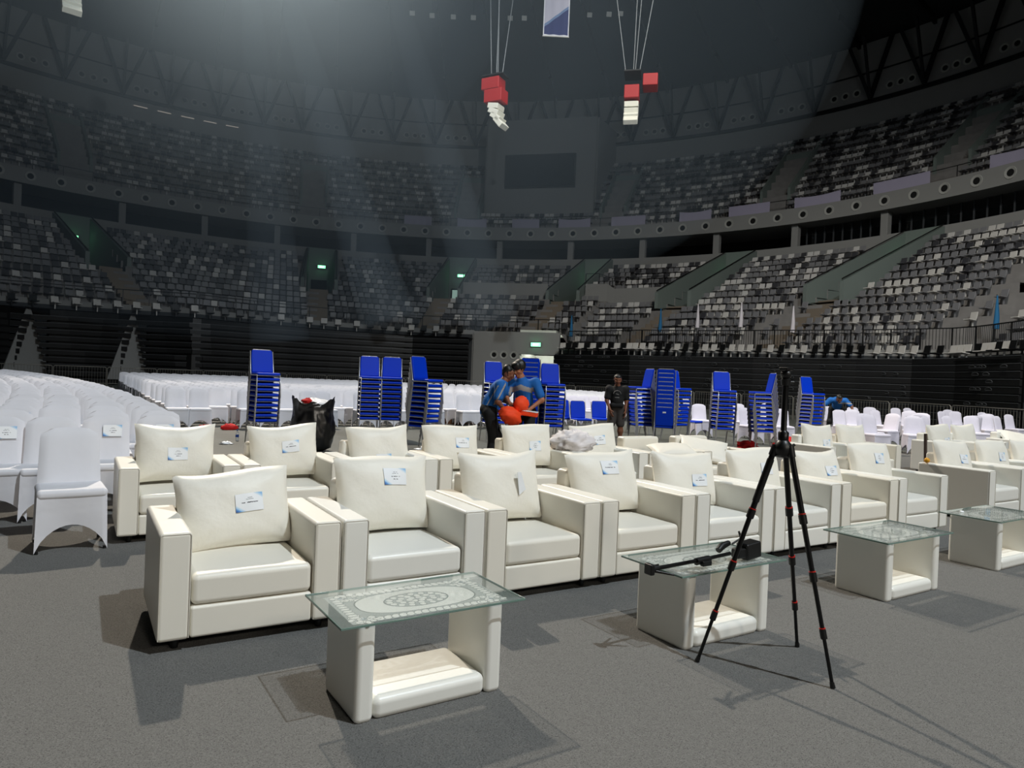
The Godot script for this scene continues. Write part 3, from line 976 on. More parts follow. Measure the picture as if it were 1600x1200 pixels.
# ---------------------------------------------------------------- blue stacking chairs
func blue_meshes() -> void:
	var mb := MB.new()
	mb.rbox(at(0, 0.455, 0.02), Vector3(0.44, 0.055, 0.42), 0.024, 3)
	C.blue_seat = mb.mesh()
	mb = MB.new()
	var t := rot(Vector3.RIGHT, -11, Vector3(0, 0.70, -0.225))
	mb.rbox(t, Vector3(0.42, 0.45, 0.045), 0.021, 3, 4)
	for k in mb.v.size():
		var q := t.affine_inverse() * mb.v[k]
		if q.y > 0.1:
			var f := (q.y - 0.1) / 0.125
			q.x *= 1.0 - 0.09 * f * f
			mb.v[k] = t * q
	C.blue_back = mb.mesh()
	mb = MB.new()
	for s in [-1.0, 1.0]:
		var x: float = 0.222 * s
		mb.tube([Vector3(x * 1.03, 0, 0.235), Vector3(x, 0.42, 0.20), Vector3(x, 0.432, 0.185), Vector3(x, 0.432, -0.165), Vector3(x, 0.46, -0.19), Vector3(x * 0.985, 0.90, -0.275)], 0.0105, 6)
		mb.tube([Vector3(x * 1.03, 0, -0.285), Vector3(x, 0.43, -0.17)], 0.0105, 6)
	C.blue_frame = mb.mesh()
	mb = MB.new()
	mb.tube([Vector3(-0.222, 0.425, 0.205), Vector3(0.222, 0.425, 0.205)], 0.0105, 6)
	mb.tube([Vector3(-0.222, 0.425, -0.17), Vector3(0.222, 0.425, -0.17)], 0.0095, 6)
	mb.rbox(at(0, 0.925, -0.272), Vector3(0.34, 0.02, 0.03), 0.008, 1)
	C.blue_bar = mb.mesh()
	mb = MB.new()
	mb.rbox(Transform3D(Basis(Vector3.RIGHT, deg_to_rad(-11)), Vector3(0, 0.80, -0.2685)), Vector3(0.075, 0.035, 0.004), 0.002, 1)
	C.blue_label = mb.mesh()

func blue_chair(t0: Transform3D, label: String, group: String) -> void:
	var t := thing("stacking_chair", label, "chair", t0.origin, 0, group)
	t.basis = t0.basis
	part(t, "seat", C.blue_seat, M.blue_vinyl)
	part(t, "backrest", C.blue_back, M.blue_vinyl)
	part(t, "frame", C.blue_frame, M.chrome)
	part(t, "crossbar", C.blue_bar, M.chrome)
	part(t, "paper_label", C.blue_label, M.paper)

func build_blue_chairs() -> void:
	blue_meshes()
	var stacks := [
		[3.08, -14.2, 6.0, 10, "the tall stack beside the black bin bag"], [5.50, -14.9, -13.0, 10, "the front-facing stack just past the bin bag"], [5.95, -14.75, -20.0, 10, "the stack half hidden behind the turned one"], [5.85, -12.75, 24.0, 10, "the turned stack showing its chrome side"],
		[8.92, -12.75, -16.0, 10, "the stack beside the two workers"], [8.62, -13.15, 140.0, 11, "the back-to-front stack behind the workers"], [8.95, -13.95, -32.0, 11, "the stack behind the workers under the lit doorway"], [8.05, -13.75, -12.0, 10, "the stack behind the side-on worker's head"],
		[11.75, -12.95, -104.0, 10, "the sideways stack next to the teenager"], [11.98, -12.35, 132.0, 10, "the stack turned back-outward beside the teenager"], [13.0, -13.0, 0.0, 10, "the stack behind the back-outward one"], [13.35, -11.8, -27.0, 10, "the stack standing alone before the loose red cloths"], [13.75, -10.95, -124.0, 10, "the side-on stack behind the tripod head"], [17.25, -12.15, -6.0, 10, "the outermost stack beside the bending cleaner"]]
	for s in stacks:
		for k in s[3]:
			var yaw := deg_to_rad(s[2])
			var b := Basis(Vector3.UP, yaw)
			var o := Vector3(s[0], 0.1 * k, s[1]) + b * Vector3(0, 0, 0.010 * k - 0.03)
			var which: String = "bottom" if k == 0 else ("topmost" if k == s[3] - 1 else "%s from the bottom" % ORD[k])
			blue_chair(Transform3D(b, o), "blue chair, %s in %s" % [which, s[4]], "blue chairs in stacks")
	var loose := [[11.22, -14.65, -12.0, "blue chair on the floor, overlapping another before the white rows"], [11.16, -15.25, -8.0, "blue chair tucked directly behind another beside the workers' stack"], [12.03, -14.8, -18.0, "blue chair on the floor beside the teenager's hand"], [13.66, -15.15, -10.0, "blue chair on the floor just behind the teenager"], [14.5, -13.9, 18.0, "blue chair on the floor turned sideways past the stacks"]]
	for q in loose: blue_chair(Transform3D(Basis(Vector3.UP, deg_to_rad(q[2])), Vector3(q[0], 0, q[1])), q[3], "loose blue chairs on the floor")

# ---------------------------------------------------------------- the bowl: plan angle psi (degrees), radius r, height d above the eye
func bp(psi: float, r: float, d: float) -> Vector3:
	var a := deg_to_rad(psi)
	var px := BOWL_X + r * sin(a)
	var pz := BOWL_Z + r * cos(a)
	return Vector3(0.8507 * px + 0.5257 * pz, EYE.y + d + 0.0017 * pz - 0.0114 * px, 0.5257 * px - 0.8507 * pz)

func table_at(tab: Array, psi: float) -> float:
	for k in tab.size() - 1:
		if psi <= tab[k + 1][0]: return lerpf(tab[k][1], tab[k + 1][1], clampf((psi - tab[k][0]) / (tab[k + 1][0] - tab[k][0]), 0, 1))
	return tab[tab.size() - 1][1]

func r_front(psi: float) -> float:
	return table_at([[-85, 36.0], [-75, 33.0], [-60.3, 25.4], [-37.8, 19.3], [-19.7, 20.8], [2.2, 23.6], [14.5, 23.1], [30, 24.0], [47.5, 22.9], [65.7, 25.6], [83, 30.0], [91.6, 29.4], [100, 30.0], [112, 31.0]], psi)

func d_front(psi: float) -> float:
	return 3.2 if psi < 30.0 else 2.3

func inward(psi: float) -> Basis:   # z toward the arena's middle
	var o := (bp(psi, 10, 0) - bp(psi, 9, 0))
	o.y = 0
	var z := -o.normalized()
	return Basis(Vector3.UP.cross(z), Vector3.UP, z)

func ring(mb: MB, p0: float, p1: float, step: float, ra, da, rb, db, flip := false) -> void:   # a strip between two curves
	var n := maxi(1, int(ceil((p1 - p0) / step)))
	for k in n:
		var a := lerpf(p0, p1, float(k) / n)
		var b := lerpf(p0, p1, float(k + 1) / n)
		var q := [bp(a, ra.call(a) if ra is Callable else ra, da.call(a) if da is Callable else da), bp(b, ra.call(b) if ra is Callable else ra, da.call(b) if da is Callable else da), bp(b, rb.call(b) if rb is Callable else rb, db.call(b) if db is Callable else db), bp(a, rb.call(a) if rb is Callable else rb, db.call(a) if db is Callable else db)]
		if flip: mb.quad(q[3], q[2], q[1], q[0])
		else: mb.quad(q[0], q[1], q[2], q[3])

func in_vom(psi: float, half: float) -> bool:
	for v in VOMS:
		if absf(psi - v) < half: return true
	return false

func wall_between(mb: MB, a: Vector3, b: Vector3, lo: float, hi: float, thick := 0.3) -> void:
	var d := (b - a)
	d.y = 0
	var x := d.normalized()
	var z := x.cross(Vector3.UP)
	mb.box(Transform3D(Basis(x, Vector3.UP, z), Vector3((a.x + b.x) / 2, (lo + hi) / 2, (a.z + b.z) / 2)), Vector3(d.length(), hi - lo, thick))

const ROWS := 14
const VOM_ROW := 6

func row_r(psi: float, i: float) -> float:
	return lerpf(r_front(psi) + 0.9, 40.6, i / ROWS)

func row_d(psi: float, i: float) -> float:
	return lerpf(d_front(psi), 10.35, i / (ROWS - 1.0))

func build_floor() -> void:
	var mb := MB.new()
	mb.box(at(5, -0.15, -18), Vector3(130, 0.3, 130))
	struct("floor", mb.mesh(), M.arena_floor)
	mb = MB.new()
	mb.rbox(at(7, 0.002, 4), Vector3(44, 0.008, 27.5), 0.002, 1)
	solo("carpet", "dark grey flecked carpet laid under the armchairs, tables and tripod", "carpet", mb.mesh(), M.carpet)

func build_lower() -> void:
	# stepped stand
	var t := thing("grandstand", "lower seating bowl of stepped concrete ringing the arena floor", "grandstand")
	for i in ROWS:
		var mb := MB.new()
		var spans := []
		var cur := -82.0
		if i >= VOM_ROW:
			for v in VOMS:
				spans.append([cur, v - 2.0])
				cur = v + 2.0
		spans.append([cur, 96.0])
		for s in spans:
			if s[1] - s[0] < 0.2: continue
			var ri := func(p): return row_r(p, i)
			var rj := func(p): return row_r(p, i + 1)
			var di := func(p): return row_d(p, i)
			var dh := func(p): return row_d(p, i - 1.0) if i else d_front(p) - 0.05
			ring(mb, s[0], s[1], 1.6, ri, di, rj, di)
			ring(mb, s[0], s[1], 1.6, ri, dh, ri, di)
		part(t, "step", mb.mesh(), M.concrete)
	# front edge slab and wall under it
	var mb := MB.new()
	for s in [[-82.0, 14.5], [30.0, 96.0]]:
		ring(mb, s[0], s[1], 1.6, func(p): return r_front(p), func(p): return d_front(p) - 0.32, func(p): return r_front(p), func(p): return d_front(p))
		ring(mb, s[0], s[1], 1.6, func(p): return r_front(p), func(p): return d_front(p), func(p): return r_front(p) + 0.92, func(p): return d_front(p))
	part(t, "front_edge", mb.mesh(), M.wall_grey)
	mb = MB.new()
	ring(mb, -82, 14.5, 1.6, func(p): return r_front(p) + 0.02, -2.0, func(p): return r_front(p) + 0.02, func(p): return d_front(p) - 0.3)
	ring(mb, 30.0, 96, 1.6, func(p): return r_front(p) + 0.02, -2.0, func(p): return r_front(p) + 0.02, func(p): return d_front(p) - 0.3)
	struct("wall_under_stand", mb.mesh(), M.wall_dark)
	# stair flights below the entrances
	var n := 0
	for v in VOMS:
		if v < -50 or v > 80: continue
		mb = MB.new()
		for i in range(0, VOM_ROW):
			for h in 2:
				var r0 := row_r(v, i + h * 0.5)
				var r1 := row_r(v, i + 1.0)
				var d0 := row_d(v, i + h * 0.5) if i + h else row_d(v, 0) + 0.05
				var w := 0.75
				var b := inward(v)
				var o := bp(v, (r0 + r1) / 2, d0 + 0.02 - 0.15)
				mb.box(Transform3D(b, o), Vector3(w * 2, 0.34, absf(r1 - r0)))
		part(t, "stair_flight", mb.mesh(), M.concrete_step)
	# entrances: side walls, back wall, doorway, sign
	var names := {-44.2: "the stand's far dark end", -14.8: "the long dark stand", 4.5: "the corner beside the scoreboard", 23.6: "the bowl's corner above the lit doorway", 42.4: "the brighter stand, nearer its corner", 62.8: "the brighter stand, with the tall ramp walls"}
	for v in VOMS:
		if not names.has(v): continue
		n += 1
		var g := thing("stand_entrance", "lower entrance cut into %s" % names[v], "entrance")
		var rf := row_r(v, VOM_ROW) if v < 30 else row_r(v, VOM_ROW - 1.0)
		var df := row_d(v, VOM_ROW) - 0.45
		for s in [-1.9, 1.9]:
			mb = MB.new()
			var p: float = v + s
			var pf: float = v + s * 40.8 / maxf(rf, 30.0)
			# a wall that follows the rake with a parapet
			var top0 := row_d(v, VOM_ROW) + 0.75
			var top1 := 11.45
			var a0 := bp(pf, rf, df)
			var a1 := bp(p, 41.0, df)
			var b1 := bp(p, 41.0, top1)
			var bm := bp(p, 40.2, top1)
			var b0 := bp(pf, rf, top0)
			var off := (bp(v + 1, 38, 0) - bp(v, 38, 0)).normalized() * 0.14
			mb.quad(a0 + off, a1 + off, b1 + off, b0 + off)
			mb.quad(a1 + off, a1 + off, b1 + off, b1 + off)
			mb.quad(a1 - off, a0 - off, b0 - off, b1 - off)
			mb.quad(a0 - off, a0 + off, b0 + off, b0 - off)
			mb.quad(b0 - off, b0 + off, b1 + off, b1 - off)
			part(g, "side_wall", mb.mesh(), M.wall_green_grey)
			mb = MB.new()
			mb.tube([b0 + Vector3(0, 0.12, 0), b1 + Vector3(0, 0.12, 0)], 0.04, 6)
			part(g, "handrail", mb.mesh(), M.rail_black)
		mb = MB.new()
		ring(mb, v - 1.9, v + 1.9, 1.0, 40.9, df, 40.9, 11.5)
		part(g, "back_wall", mb.mesh(), M.wall_green_grey)
		mb = MB.new()
		ring(mb, v - 1.9, v + 1.9, 1.0, rf, df, 40.9, df)
		part(g, "landing", mb.mesh(), M.concrete_step)
		var b := inward(v)
		mb = MB.new()
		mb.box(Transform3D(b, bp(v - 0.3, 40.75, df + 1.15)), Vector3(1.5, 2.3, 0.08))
		part(g, "dark_doorway", mb.mesh(), M.recess_dark)  # near-black slab stands in for the shaded opening
		if v in [-44.2, 4.5]:
			mb = MB.new()
			mb.box(Transform3D(b, bp(v - (1.0 if v < 0 else 0.55), 40.65, df + 1.1)), Vector3(0.35 if v < 0 else 0.85, 2.1, 0.06))
			part(g, "lit_door_gap", mb.mesh(), M.door_glow)  # self-glowing panel standing in for light behind the door
		exit_sign(bp(v, 40.7, 9.65), b, "green-white exit sign over the lower entrance in %s" % names[v])
	# light parapets part way up beside the corner entrances
	for s in [[7.2, 20.6, "between the two corner entrances"], [26.4, 38.6, "beside the corner entrance toward the bright stand"]]:
		mb = MB.new()
		ring(mb, s[0], s[1], 1.2, func(p): return row_r(p, 7.0) - 0.05, func(p): return row_d(p, 6.0), func(p): return row_r(p, 7.0) - 0.05, func(p): return row_d(p, 7.0) + 0.9)
		ring(mb, s[0], s[1], 1.2, func(p): return row_r(p, 7.0) - 0.05, func(p): return row_d(p, 7.0) + 0.9, func(p): return row_r(p, 7.0) + 0.15, func(p): return row_d(p, 7.0) + 0.9)
		var g := thing("parapet", "pale parapet with a dark rail %s" % s[2], "parapet")
		part(g, "wall_panel", mb.mesh(), M.wall_grey)
		mb = MB.new()
		rail_run(mb, s[0], s[1], 2.2, func(p): return row_r(p, 7.0), func(p): return row_d(p, 7.0) + 0.9, 0.85, 0.03)
		part(g, "rail", mb.mesh(), M.rail_black)

func rail_run(mb: MB, p0: float, p1: float, step: float, rf: Callable, df: Callable, h: float, w: float) -> void:
	var n := maxi(1, int(round((p1 - p0) / step)))
	for k in n:
		var a := lerpf(p0, p1, float(k) / n)
		var b := lerpf(p0, p1, float(k + 1) / n)
		var qa := bp(a, rf.call(a), df.call(a))
		var qb := bp(b, rf.call(b), df.call(b))
		bar(mb, qa + Vector3(0, h, 0), qb + Vector3(0, h, 0), w * 1.5, w * 1.5)
		bar(mb, qa, qa + Vector3(0, h, 0), w * 1.4, w * 1.4)
	var e := bp(p1, rf.call(p1), df.call(p1))
	bar(mb, e, e + Vector3(0, h, 0), w * 1.4, w * 1.4)

func exit_sign(pos: Vector3, b: Basis, label: String) -> void:
	var t := thing("exit_sign", label, "exit sign", pos, 0)
	t.basis = b
	var mb := MB.new()
	mb.rbox(at(0, 0, 0), Vector3(0.78, 0.34, 0.08), 0.02, 1)
	part(t, "housing", mb.mesh(), M.lamp_housing)
	mb = MB.new()
	mb.box(at(0, 0, 0.042), Vector3(0.72, 0.28, 0.006))
	part(t, "lit_face", mb.mesh(), M.exit_glow)
	var tm := TextMesh.new()
	tm.text = "EXIT"
	tm.font_size = 24
	tm.pixel_size = 0.009
	tm.depth = 0.004
	part(t, "lettering", tm, M.exit_letter, at(0, 0, 0.047))
	var l := OmniLight3D.new()
	l.name = "exit_sign_lamp"
	l.light_color = Color(0.55, 1.0, 0.72)
	l.light_energy = 0.12
	l.omni_range = 60
	l.omni_attenuation = 2
	l.light_size = 0.15
	l.shadow_enabled = true
	t.add_child(l, true)
	l.position = Vector3(0, 0, 0.25)

func seat_mesh() -> void:
	var mb := MB.new()
	mb.rbox(Transform3D(Basis(Vector3.RIGHT, deg_to_rad(-12)), Vector3(0, 0.62, -0.20)), Vector3(0.43, 0.40, 0.045), 0.02, 1)
	C.flip_back = mb.mesh()
	var mp := MB.new()
	mp.rbox(Transform3D(Basis(Vector3.RIGHT, deg_to_rad(-6)), Vector3(0, 0.41, 0.03)), Vector3(0.43, 0.055, 0.40), 0.02, 1)
	mp.rbox(at(0, 0.2, -0.14), Vector3(0.06, 0.40, 0.06), 0.0, 1)
	C.flip_pan = mp.mesh()
	var st := MB.new()
	for m in [C.flip_back, C.flip_pan]:
		var arr: Array = m.surface_get_arrays(0)
		var s := st.v.size()
		st.v.append_array(arr[Mesh.ARRAY_VERTEX]); st.n.append_array(arr[Mesh.ARRAY_NORMAL]); st.uv.append_array(arr[Mesh.ARRAY_TEX_UV])
		for q in arr[Mesh.ARRAY_INDEX]: st.ix.append(q + s)
	C.flip_seat = st.mesh()

func pixel_x(w: Vector3) -> float:   # how far across the bowl's plan a point stands: tangent times 1093 plus 800
	var px := 0.8507 * w.x + 0.5257 * w.z
	var pz := 0.5257 * w.x - 0.8507 * w.z
	return 800.0 + 1093.0 * px / maxf(pz, 0.1)

func build_seats() -> void:
	seat_mesh()
	var r := RandomNumberGenerator.new()
	r.seed = 4242
	var all := []
	for i in ROWS - 1:
		var psi := -64.0
		while psi < 92.0:
			var rr := row_r(psi, i + 0.55)
			psi += rad_to_deg(0.505 / rr)
			if i >= VOM_ROW - 1 and in_vom(psi, 2.6 * 40.8 / maxf(rr, 36.0)): continue
			if i < VOM_ROW and in_vom(psi, rad_to_deg(0.85 / rr)): continue
			if absf(fmod(psi + 200.0, 19.5) - 6.0) < rad_to_deg(0.55 / rr) and psi > 30: continue
			if i == 6 and ((psi > 6.8 and psi < 21.0) or (psi > 26.0 and psi < 39.0)): continue
			var w := bp(psi, rr, row_d(psi, i) + 0.0)
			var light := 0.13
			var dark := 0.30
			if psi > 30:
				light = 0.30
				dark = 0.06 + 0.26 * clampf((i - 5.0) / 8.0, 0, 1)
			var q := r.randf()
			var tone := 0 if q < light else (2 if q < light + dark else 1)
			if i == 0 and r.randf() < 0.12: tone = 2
			all.append([w, psi, tone, "lower"])
	for i in 10:
		var psi := -60.0
		while psi < 82.0:
			var rr := 42.6 + 0.84 * i
			psi += rad_to_deg(0.51 / rr)
			if i >= 2 and psi > 5.9 and psi < 21.4: continue
			if i < 8 and upper_gap(psi, rr): continue
			var q := r.randf()
			var tone := 0 if q < 0.3 else (2 if q < 0.55 else 1)
			all.append([bp(psi, rr, 14.95 + 0.86 * i), psi, tone, "upper"])
	# the ones that show largest are things of their own
	var order := []
	for k in all.size():
		var x := pixel_x(all[k][0])
		order.append([all[k][0].distance_to(EYE) if x > 5 and x < 1590 and all[k][3] == "lower" else 1000.0 + k * 0.001, k])
	order.sort_custom(func(a, b): return a[0] < b[0])
	var own := {}
	for k in 300: own[order[k][1]] = true
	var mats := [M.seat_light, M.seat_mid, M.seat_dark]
	var says := ["pale grey", "mid grey", "charcoal"]
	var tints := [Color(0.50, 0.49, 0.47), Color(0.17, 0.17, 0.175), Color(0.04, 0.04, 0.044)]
	var far := []
	var col := []
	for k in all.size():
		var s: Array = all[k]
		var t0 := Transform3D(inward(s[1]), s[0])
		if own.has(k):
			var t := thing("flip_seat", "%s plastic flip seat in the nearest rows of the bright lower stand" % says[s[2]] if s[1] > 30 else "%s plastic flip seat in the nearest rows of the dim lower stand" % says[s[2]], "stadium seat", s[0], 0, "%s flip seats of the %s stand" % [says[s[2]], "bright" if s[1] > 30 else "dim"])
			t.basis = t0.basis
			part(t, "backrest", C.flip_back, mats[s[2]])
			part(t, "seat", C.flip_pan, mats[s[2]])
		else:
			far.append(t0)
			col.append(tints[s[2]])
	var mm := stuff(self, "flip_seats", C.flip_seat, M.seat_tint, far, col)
	tag(mm, "thousands of grey and white flip seats filling both tiers of the bowl", "stadium seats")

func upper_gap(psi: float, _r: float) -> bool:
	for v in [-43.4, -16.2, 4.3, 24.2, 44.5, 62.8]:
		if absf(psi - v) < 1.9: return true
	return false

func build_telescopic() -> void:
	var r := RandomNumberGenerator.new()
	r.seed = 9
	var spans := [[-79.0, -70.2, "cut by the frame"], [-70.2, -58.2, "between the frame and the first pale wedge"], [-58.2, -46.4, "between the two pale wedges"], [-46.4, -27.5, "past the second pale wedge"], [-27.5, -8.0, "in the middle of the dim end"], [-8.0, 14.3, "ending at the corner wall"], [30.4, 43.5, "starting by the lit doorway"], [43.5, 55.5, "behind the teenager"], [55.5, 65.5, "behind the lone blue stack"], [65.5, 76.0, "behind the tripod"], [76.0, 85.8, "behind the bending cleaner"], [85.8, 94.5, "at the bright end of the frame"]]
	for s in spans:
		var left: bool = s[0] < 20
		var t := thing("retractable_stand", "closed black retractable seating stand, %s" % s[2], "retractable stand")
		var n := 10
		for i in n:
			var f := float(i) / (n - 1)
			var inset := 0.0
			if left and s[0] > -75: inset = 2.0 * (1.0 - f)
			var a: float = s[0] + inset * (1.0 if s[0] < -40 else 0.0)
			var b: float = s[1] - inset * (1.0 if s[1] < -40 else 0.0)
			var mb := MB.new()
			var ed := MB.new()
			var m := maxi(1, int(round((b - a) / 4.0)))
			for k in m:
				var p0 := lerpf(a, b, float(k) / m)
				var p1 := lerpf(a, b, float(k + 1) / m)
				var y0 := lerpf(0.06, EYE.y + d_front(p0) - 0.92, f)
				var rr0 := r_front(p0) - 1.15 + 0.05 * f
				var rr1 := r_front(p1) - 1.15 + 0.05 * f
				var q0 := bp(p0, rr0, 0)
				var q1 := bp(p1, rr1, 0)
				q0.y = y0 + 0.13
				q1.y = y0 + 0.13
				bar(mb, q0, q1, 0.10, 0.27)
				var dz := inward(p0).z * 0.055
				bar(ed, q0 + Vector3(0, 0.125, 0) + dz, q1 + Vector3(0, 0.125, 0) + dz, 0.02, 0.026)
			part(t, "deck_front", mb.mesh(), M.deck_black)
			part(t, "metal_nosing", ed.mesh(), M.deck_edge)
		# top deck with its row of seats, and back panel
		var mb := MB.new()
		ring(mb, s[0], s[1], 1.6, func(p): return r_front(p) - 1.2, func(p): return d_front(p) - 0.62, func(p): return r_front(p), func(p): return d_front(p) - 0.62)
		part(t, "top_deck", mb.mesh(), M.deck_black)
		mb = MB.new()
		ring(mb, s[0] + (2.0 if left and s[0] > -75 and s[0] < -40 else 0.0), s[1] - (2.0 if left and s[1] < -40 else 0.0), 1.6, func(p): return r_front(p) - 1.0, -1.45, func(p): return r_front(p) - 1.0, func(p): return d_front(p) - 0.65)
		part(t, "dark_backing", mb.mesh(), M.seat_black)
		if not left:
			for k in 13:
				var p: float = r.randf_range(s[0] + 0.8, s[1] - 0.8)
				var row := r.randi_range(3, 9)
				var q := bp(p, r_front(p) - 1.22, 0)
				q.y = lerpf(0.06, EYE.y + d_front(p) - 0.92, row / 9.0) + 0.13
				var bs := inward(p)
				var pts := []
				for j in 7:
					var an := PI * j / 6.0
					pts.append(q + bs.x * cos(an) * 0.21 + Vector3(0, sin(an) * 0.085, 0) + bs.z * 0.03)
				var hm := MB.new()
				hm.tube(pts, 0.014, 5)
				hm.tube([q + bs.x * 0.2 + bs.z * 0.03 - Vector3(0, 0.03, 0), q - bs.x * 0.2 + bs.z * 0.03 - Vector3(0, 0.03, 0)], 0.012, 5)
				part(t, "pull_handle", hm.mesh(), M.deck_edge)
		var psi: float = s[0] + 0.7
		var run := 0
		while psi < s[1] - 0.5:
			var rr := r_front(psi) - 0.55
			if run == 0: run = r.randi_range(1, 3)
			var w := bp(psi, rr, d_front(psi) - 0.62)
			var black := r.randf() < 0.48
			var g := part(t, "seat", C.flip_seat, M.seat_black if black else M.seat_light, Transform3D(inward(psi), w))
			psi += rad_to_deg(0.52 / rr) if left == false else rad_to_deg(0.95 / rr)
	# pale wedges of wall seen between the closed stands at the dim end
	for p in [-70.2, -58.2, -46.4]:
		var mb := MB.new()
		var b := inward(p)
		mb.prism(Transform3D(b, bp(p, r_front(p) - 0.7, -1.5)), PackedVector2Array([Vector2(-1.35, 0), Vector2(1.35, 0), Vector2(0.12, 4.0), Vector2(-0.12, 4.0)]), 0.1)
		part(self, "wall_wedge", mb.mesh(), M.wall_grey).set_meta("kind", "structure")
	# rails along the front of the stand
	for s in [[-64.0, -37.0, "dark hand rail along the front of the dim stand's far half"], [-36.4, 14.4, "dark hand rail along the front of the dim stand toward the corner"], [14.6, 29.6, "dark hand rail above the pale corner wall"]]:
		var mb := MB.new()
		rail_run(mb, s[0], s[1], 3.4, func(p): return r_front(p) + 0.15, func(p): return d_front(p), 0.95, 0.035)
		solo("railing", s[2], "railing", mb.mesh(), M.rail_black)
	for s in [[31.5, 55.0, "near the corner"], [55.6, 73.5, "along its middle"], [74.6, 92.0, "toward the frame's edge"]]:
		var t := thing("railing", "black balustrade on the front edge of the bright stand, %s" % s[2], "railing")
		var mb := MB.new()
		rail_run(mb, s[0], s[1], 2.6, func(p): return r_front(p) + 0.15, func(p): return d_front(p), 1.05, 0.035)
		part(t, "rail", mb.mesh(), M.rail_black)
		mb = MB.new()
		var p: float = s[0]
		while p < s[1]:
			var q := bp(p, r_front(p) + 0.15, d_front(p) + 0.05)
			bar(mb, q, q + Vector3(0, 0.98, 0), 0.018, 0.018)
			p += rad_to_deg(0.135 / r_front(p))
		part(t, "balusters", mb.mesh(), M.rail_black).set_meta("kind", "stuff")

func build_corner() -> void:
	var a := bp(14.5, 23.1, 0)
	var b := bp(30.0, 24.0, 0)
	var top := EYE.y + 3.25
	var mb := MB.new()
	var e0 := a.lerp(b, 0.545)
	var e1 := a.lerp(b, 0.955)
	var door_h := 3.15
	wall_between(mb, a, e0, 0, top, 0.3)
	wall_between(mb, e0, e1, door_h, top, 0.3)
	wall_between(mb, e1, b, 0, top, 0.3)
	var x := (b - a)
	x.y = 0
	x = x.normalized()
	var z := x.cross(Vector3.UP)
	# side return of the corner wall
	wall_between(mb, a, a - z * 3.0, 0, top, 0.3)
	struct("wall_corner", mb.mesh(), M.wall_grey)
	# lit passage behind the doorway
	mb = MB.new()
	var back := -z * 5.0
	wall_between(mb, e0 + back, e1 + back, 0, door_h + 0.1, 0.2)
	wall_between(mb, e0, e0 + back, 0, door_h + 0.1, 0.2)
	wall_between(mb, e1, e1 + back, 0, door_h + 0.1, 0.2)
	mb.box(Transform3D(Basis(x, Vector3.UP, z), (e0 + e1) / 2 + back / 2 + Vector3(0, door_h + 0.1, 0)), Vector3(e0.distance_to(e1), 0.2, 5.2))
	struct("wall_passage", mb.mesh(), M.corridor_white)
	var mid := (e0 + e1) / 2
	var t := thing("unseen_passage_lamp", "unseen lamp placed to light the passage behind the corner doorway", "lamp", mid - z * 2.2 + Vector3(0, door_h - 0.08, 0))  # unseen source inside, placed to light the doorway
	mb = MB.new()
	mb.rbox(Transform3D.IDENTITY, Vector3(1.3, 0.08, 0.3), 0.02, 1)
	part(t, "lit_tube", mb.mesh(), M.lamp_lens)
	var l := OmniLight3D.new()
	l.name = "unseen_passage_light"
	l.light_energy = 5.0
	l.light_size = 0.3
	l.omni_range = 60
	l.omni_attenuation = 2
	l.shadow_enabled = true
	t.add_child(l, true)
	l.position = Vector3(0, -0.3, 0)
	mb = MB.new()
	mb.rbox(Transform3D(Basis(x, Vector3.UP, z), e0.lerp(e1, 0.68) + Vector3(0, door_h - 0.2, 0) - z * 0.35), Vector3(e0.distance_to(e1) * 0.62, 0.42, 0.06), 0.01, 1)
	solo("signboard", "bright orange board across the top of the lit corner doorway", "signboard", mb.mesh(), M.orange_panel)
	var bs := Basis(x, Vector3.UP, z)
	exit_sign(a.lerp(b, 0.735) + z * 0.22 + Vector3(0, EYE.y + 2.37, 0) - Vector3(0, a.lerp(b, 0.735).y, 0), bs, "green-white exit sign on the pale corner wall above the lit doorway")
	for k in 3:
		var p := a.lerp(b, 0.25 + 0.115 * k) + z * 0.155
		p.y = 3.05
		vent(self, p, bs, 0.30, "round black vent on the pale corner wall, %s from the dark stand" % ["first", "second", "third"][k])

func vent(parent: Node, pos: Vector3, b: Basis, r: float, label := "") -> void:
	var t0 := Transform3D(b * Basis(Vector3.RIGHT, PI / 2), pos)
	if not C.has("vent_ring"):
		var mb := MB.new()
		mb.lathe(Transform3D.IDENTITY, [Vector2(1.0, 0), Vector2(0.96, 0.10), Vector2(0.62, 0.04), Vector2(0.55, 0.0)], 18)
		C.vent_ring = mb.mesh()
		mb = MB.new()
		mb.lathe(Transform3D.IDENTITY, [Vector2(0.58, 0.03), Vector2(0, 0.03)], 14)
		C.vent_hole = mb.mesh()
	var s := Basis.from_scale(Vector3(r, 0.35, r))
	if label:
		var t := thing("air_vent", label, "air vent", pos)
		part(t, "rim", C.vent_ring, M.vent_rim, Transform3D(b * Basis(Vector3.RIGHT, PI / 2) * s, Vector3.ZERO))
		part(t, "dark_opening", C.vent_hole, M.vent_hole, Transform3D(b * Basis(Vector3.RIGHT, PI / 2) * s, Vector3.ZERO))
	else:
		var g := part(parent, "vent", C.vent_ring, M.vent_rim, Transform3D(t0.basis * s, pos))
		part(g, "vent_opening", C.vent_hole, M.vent_hole)

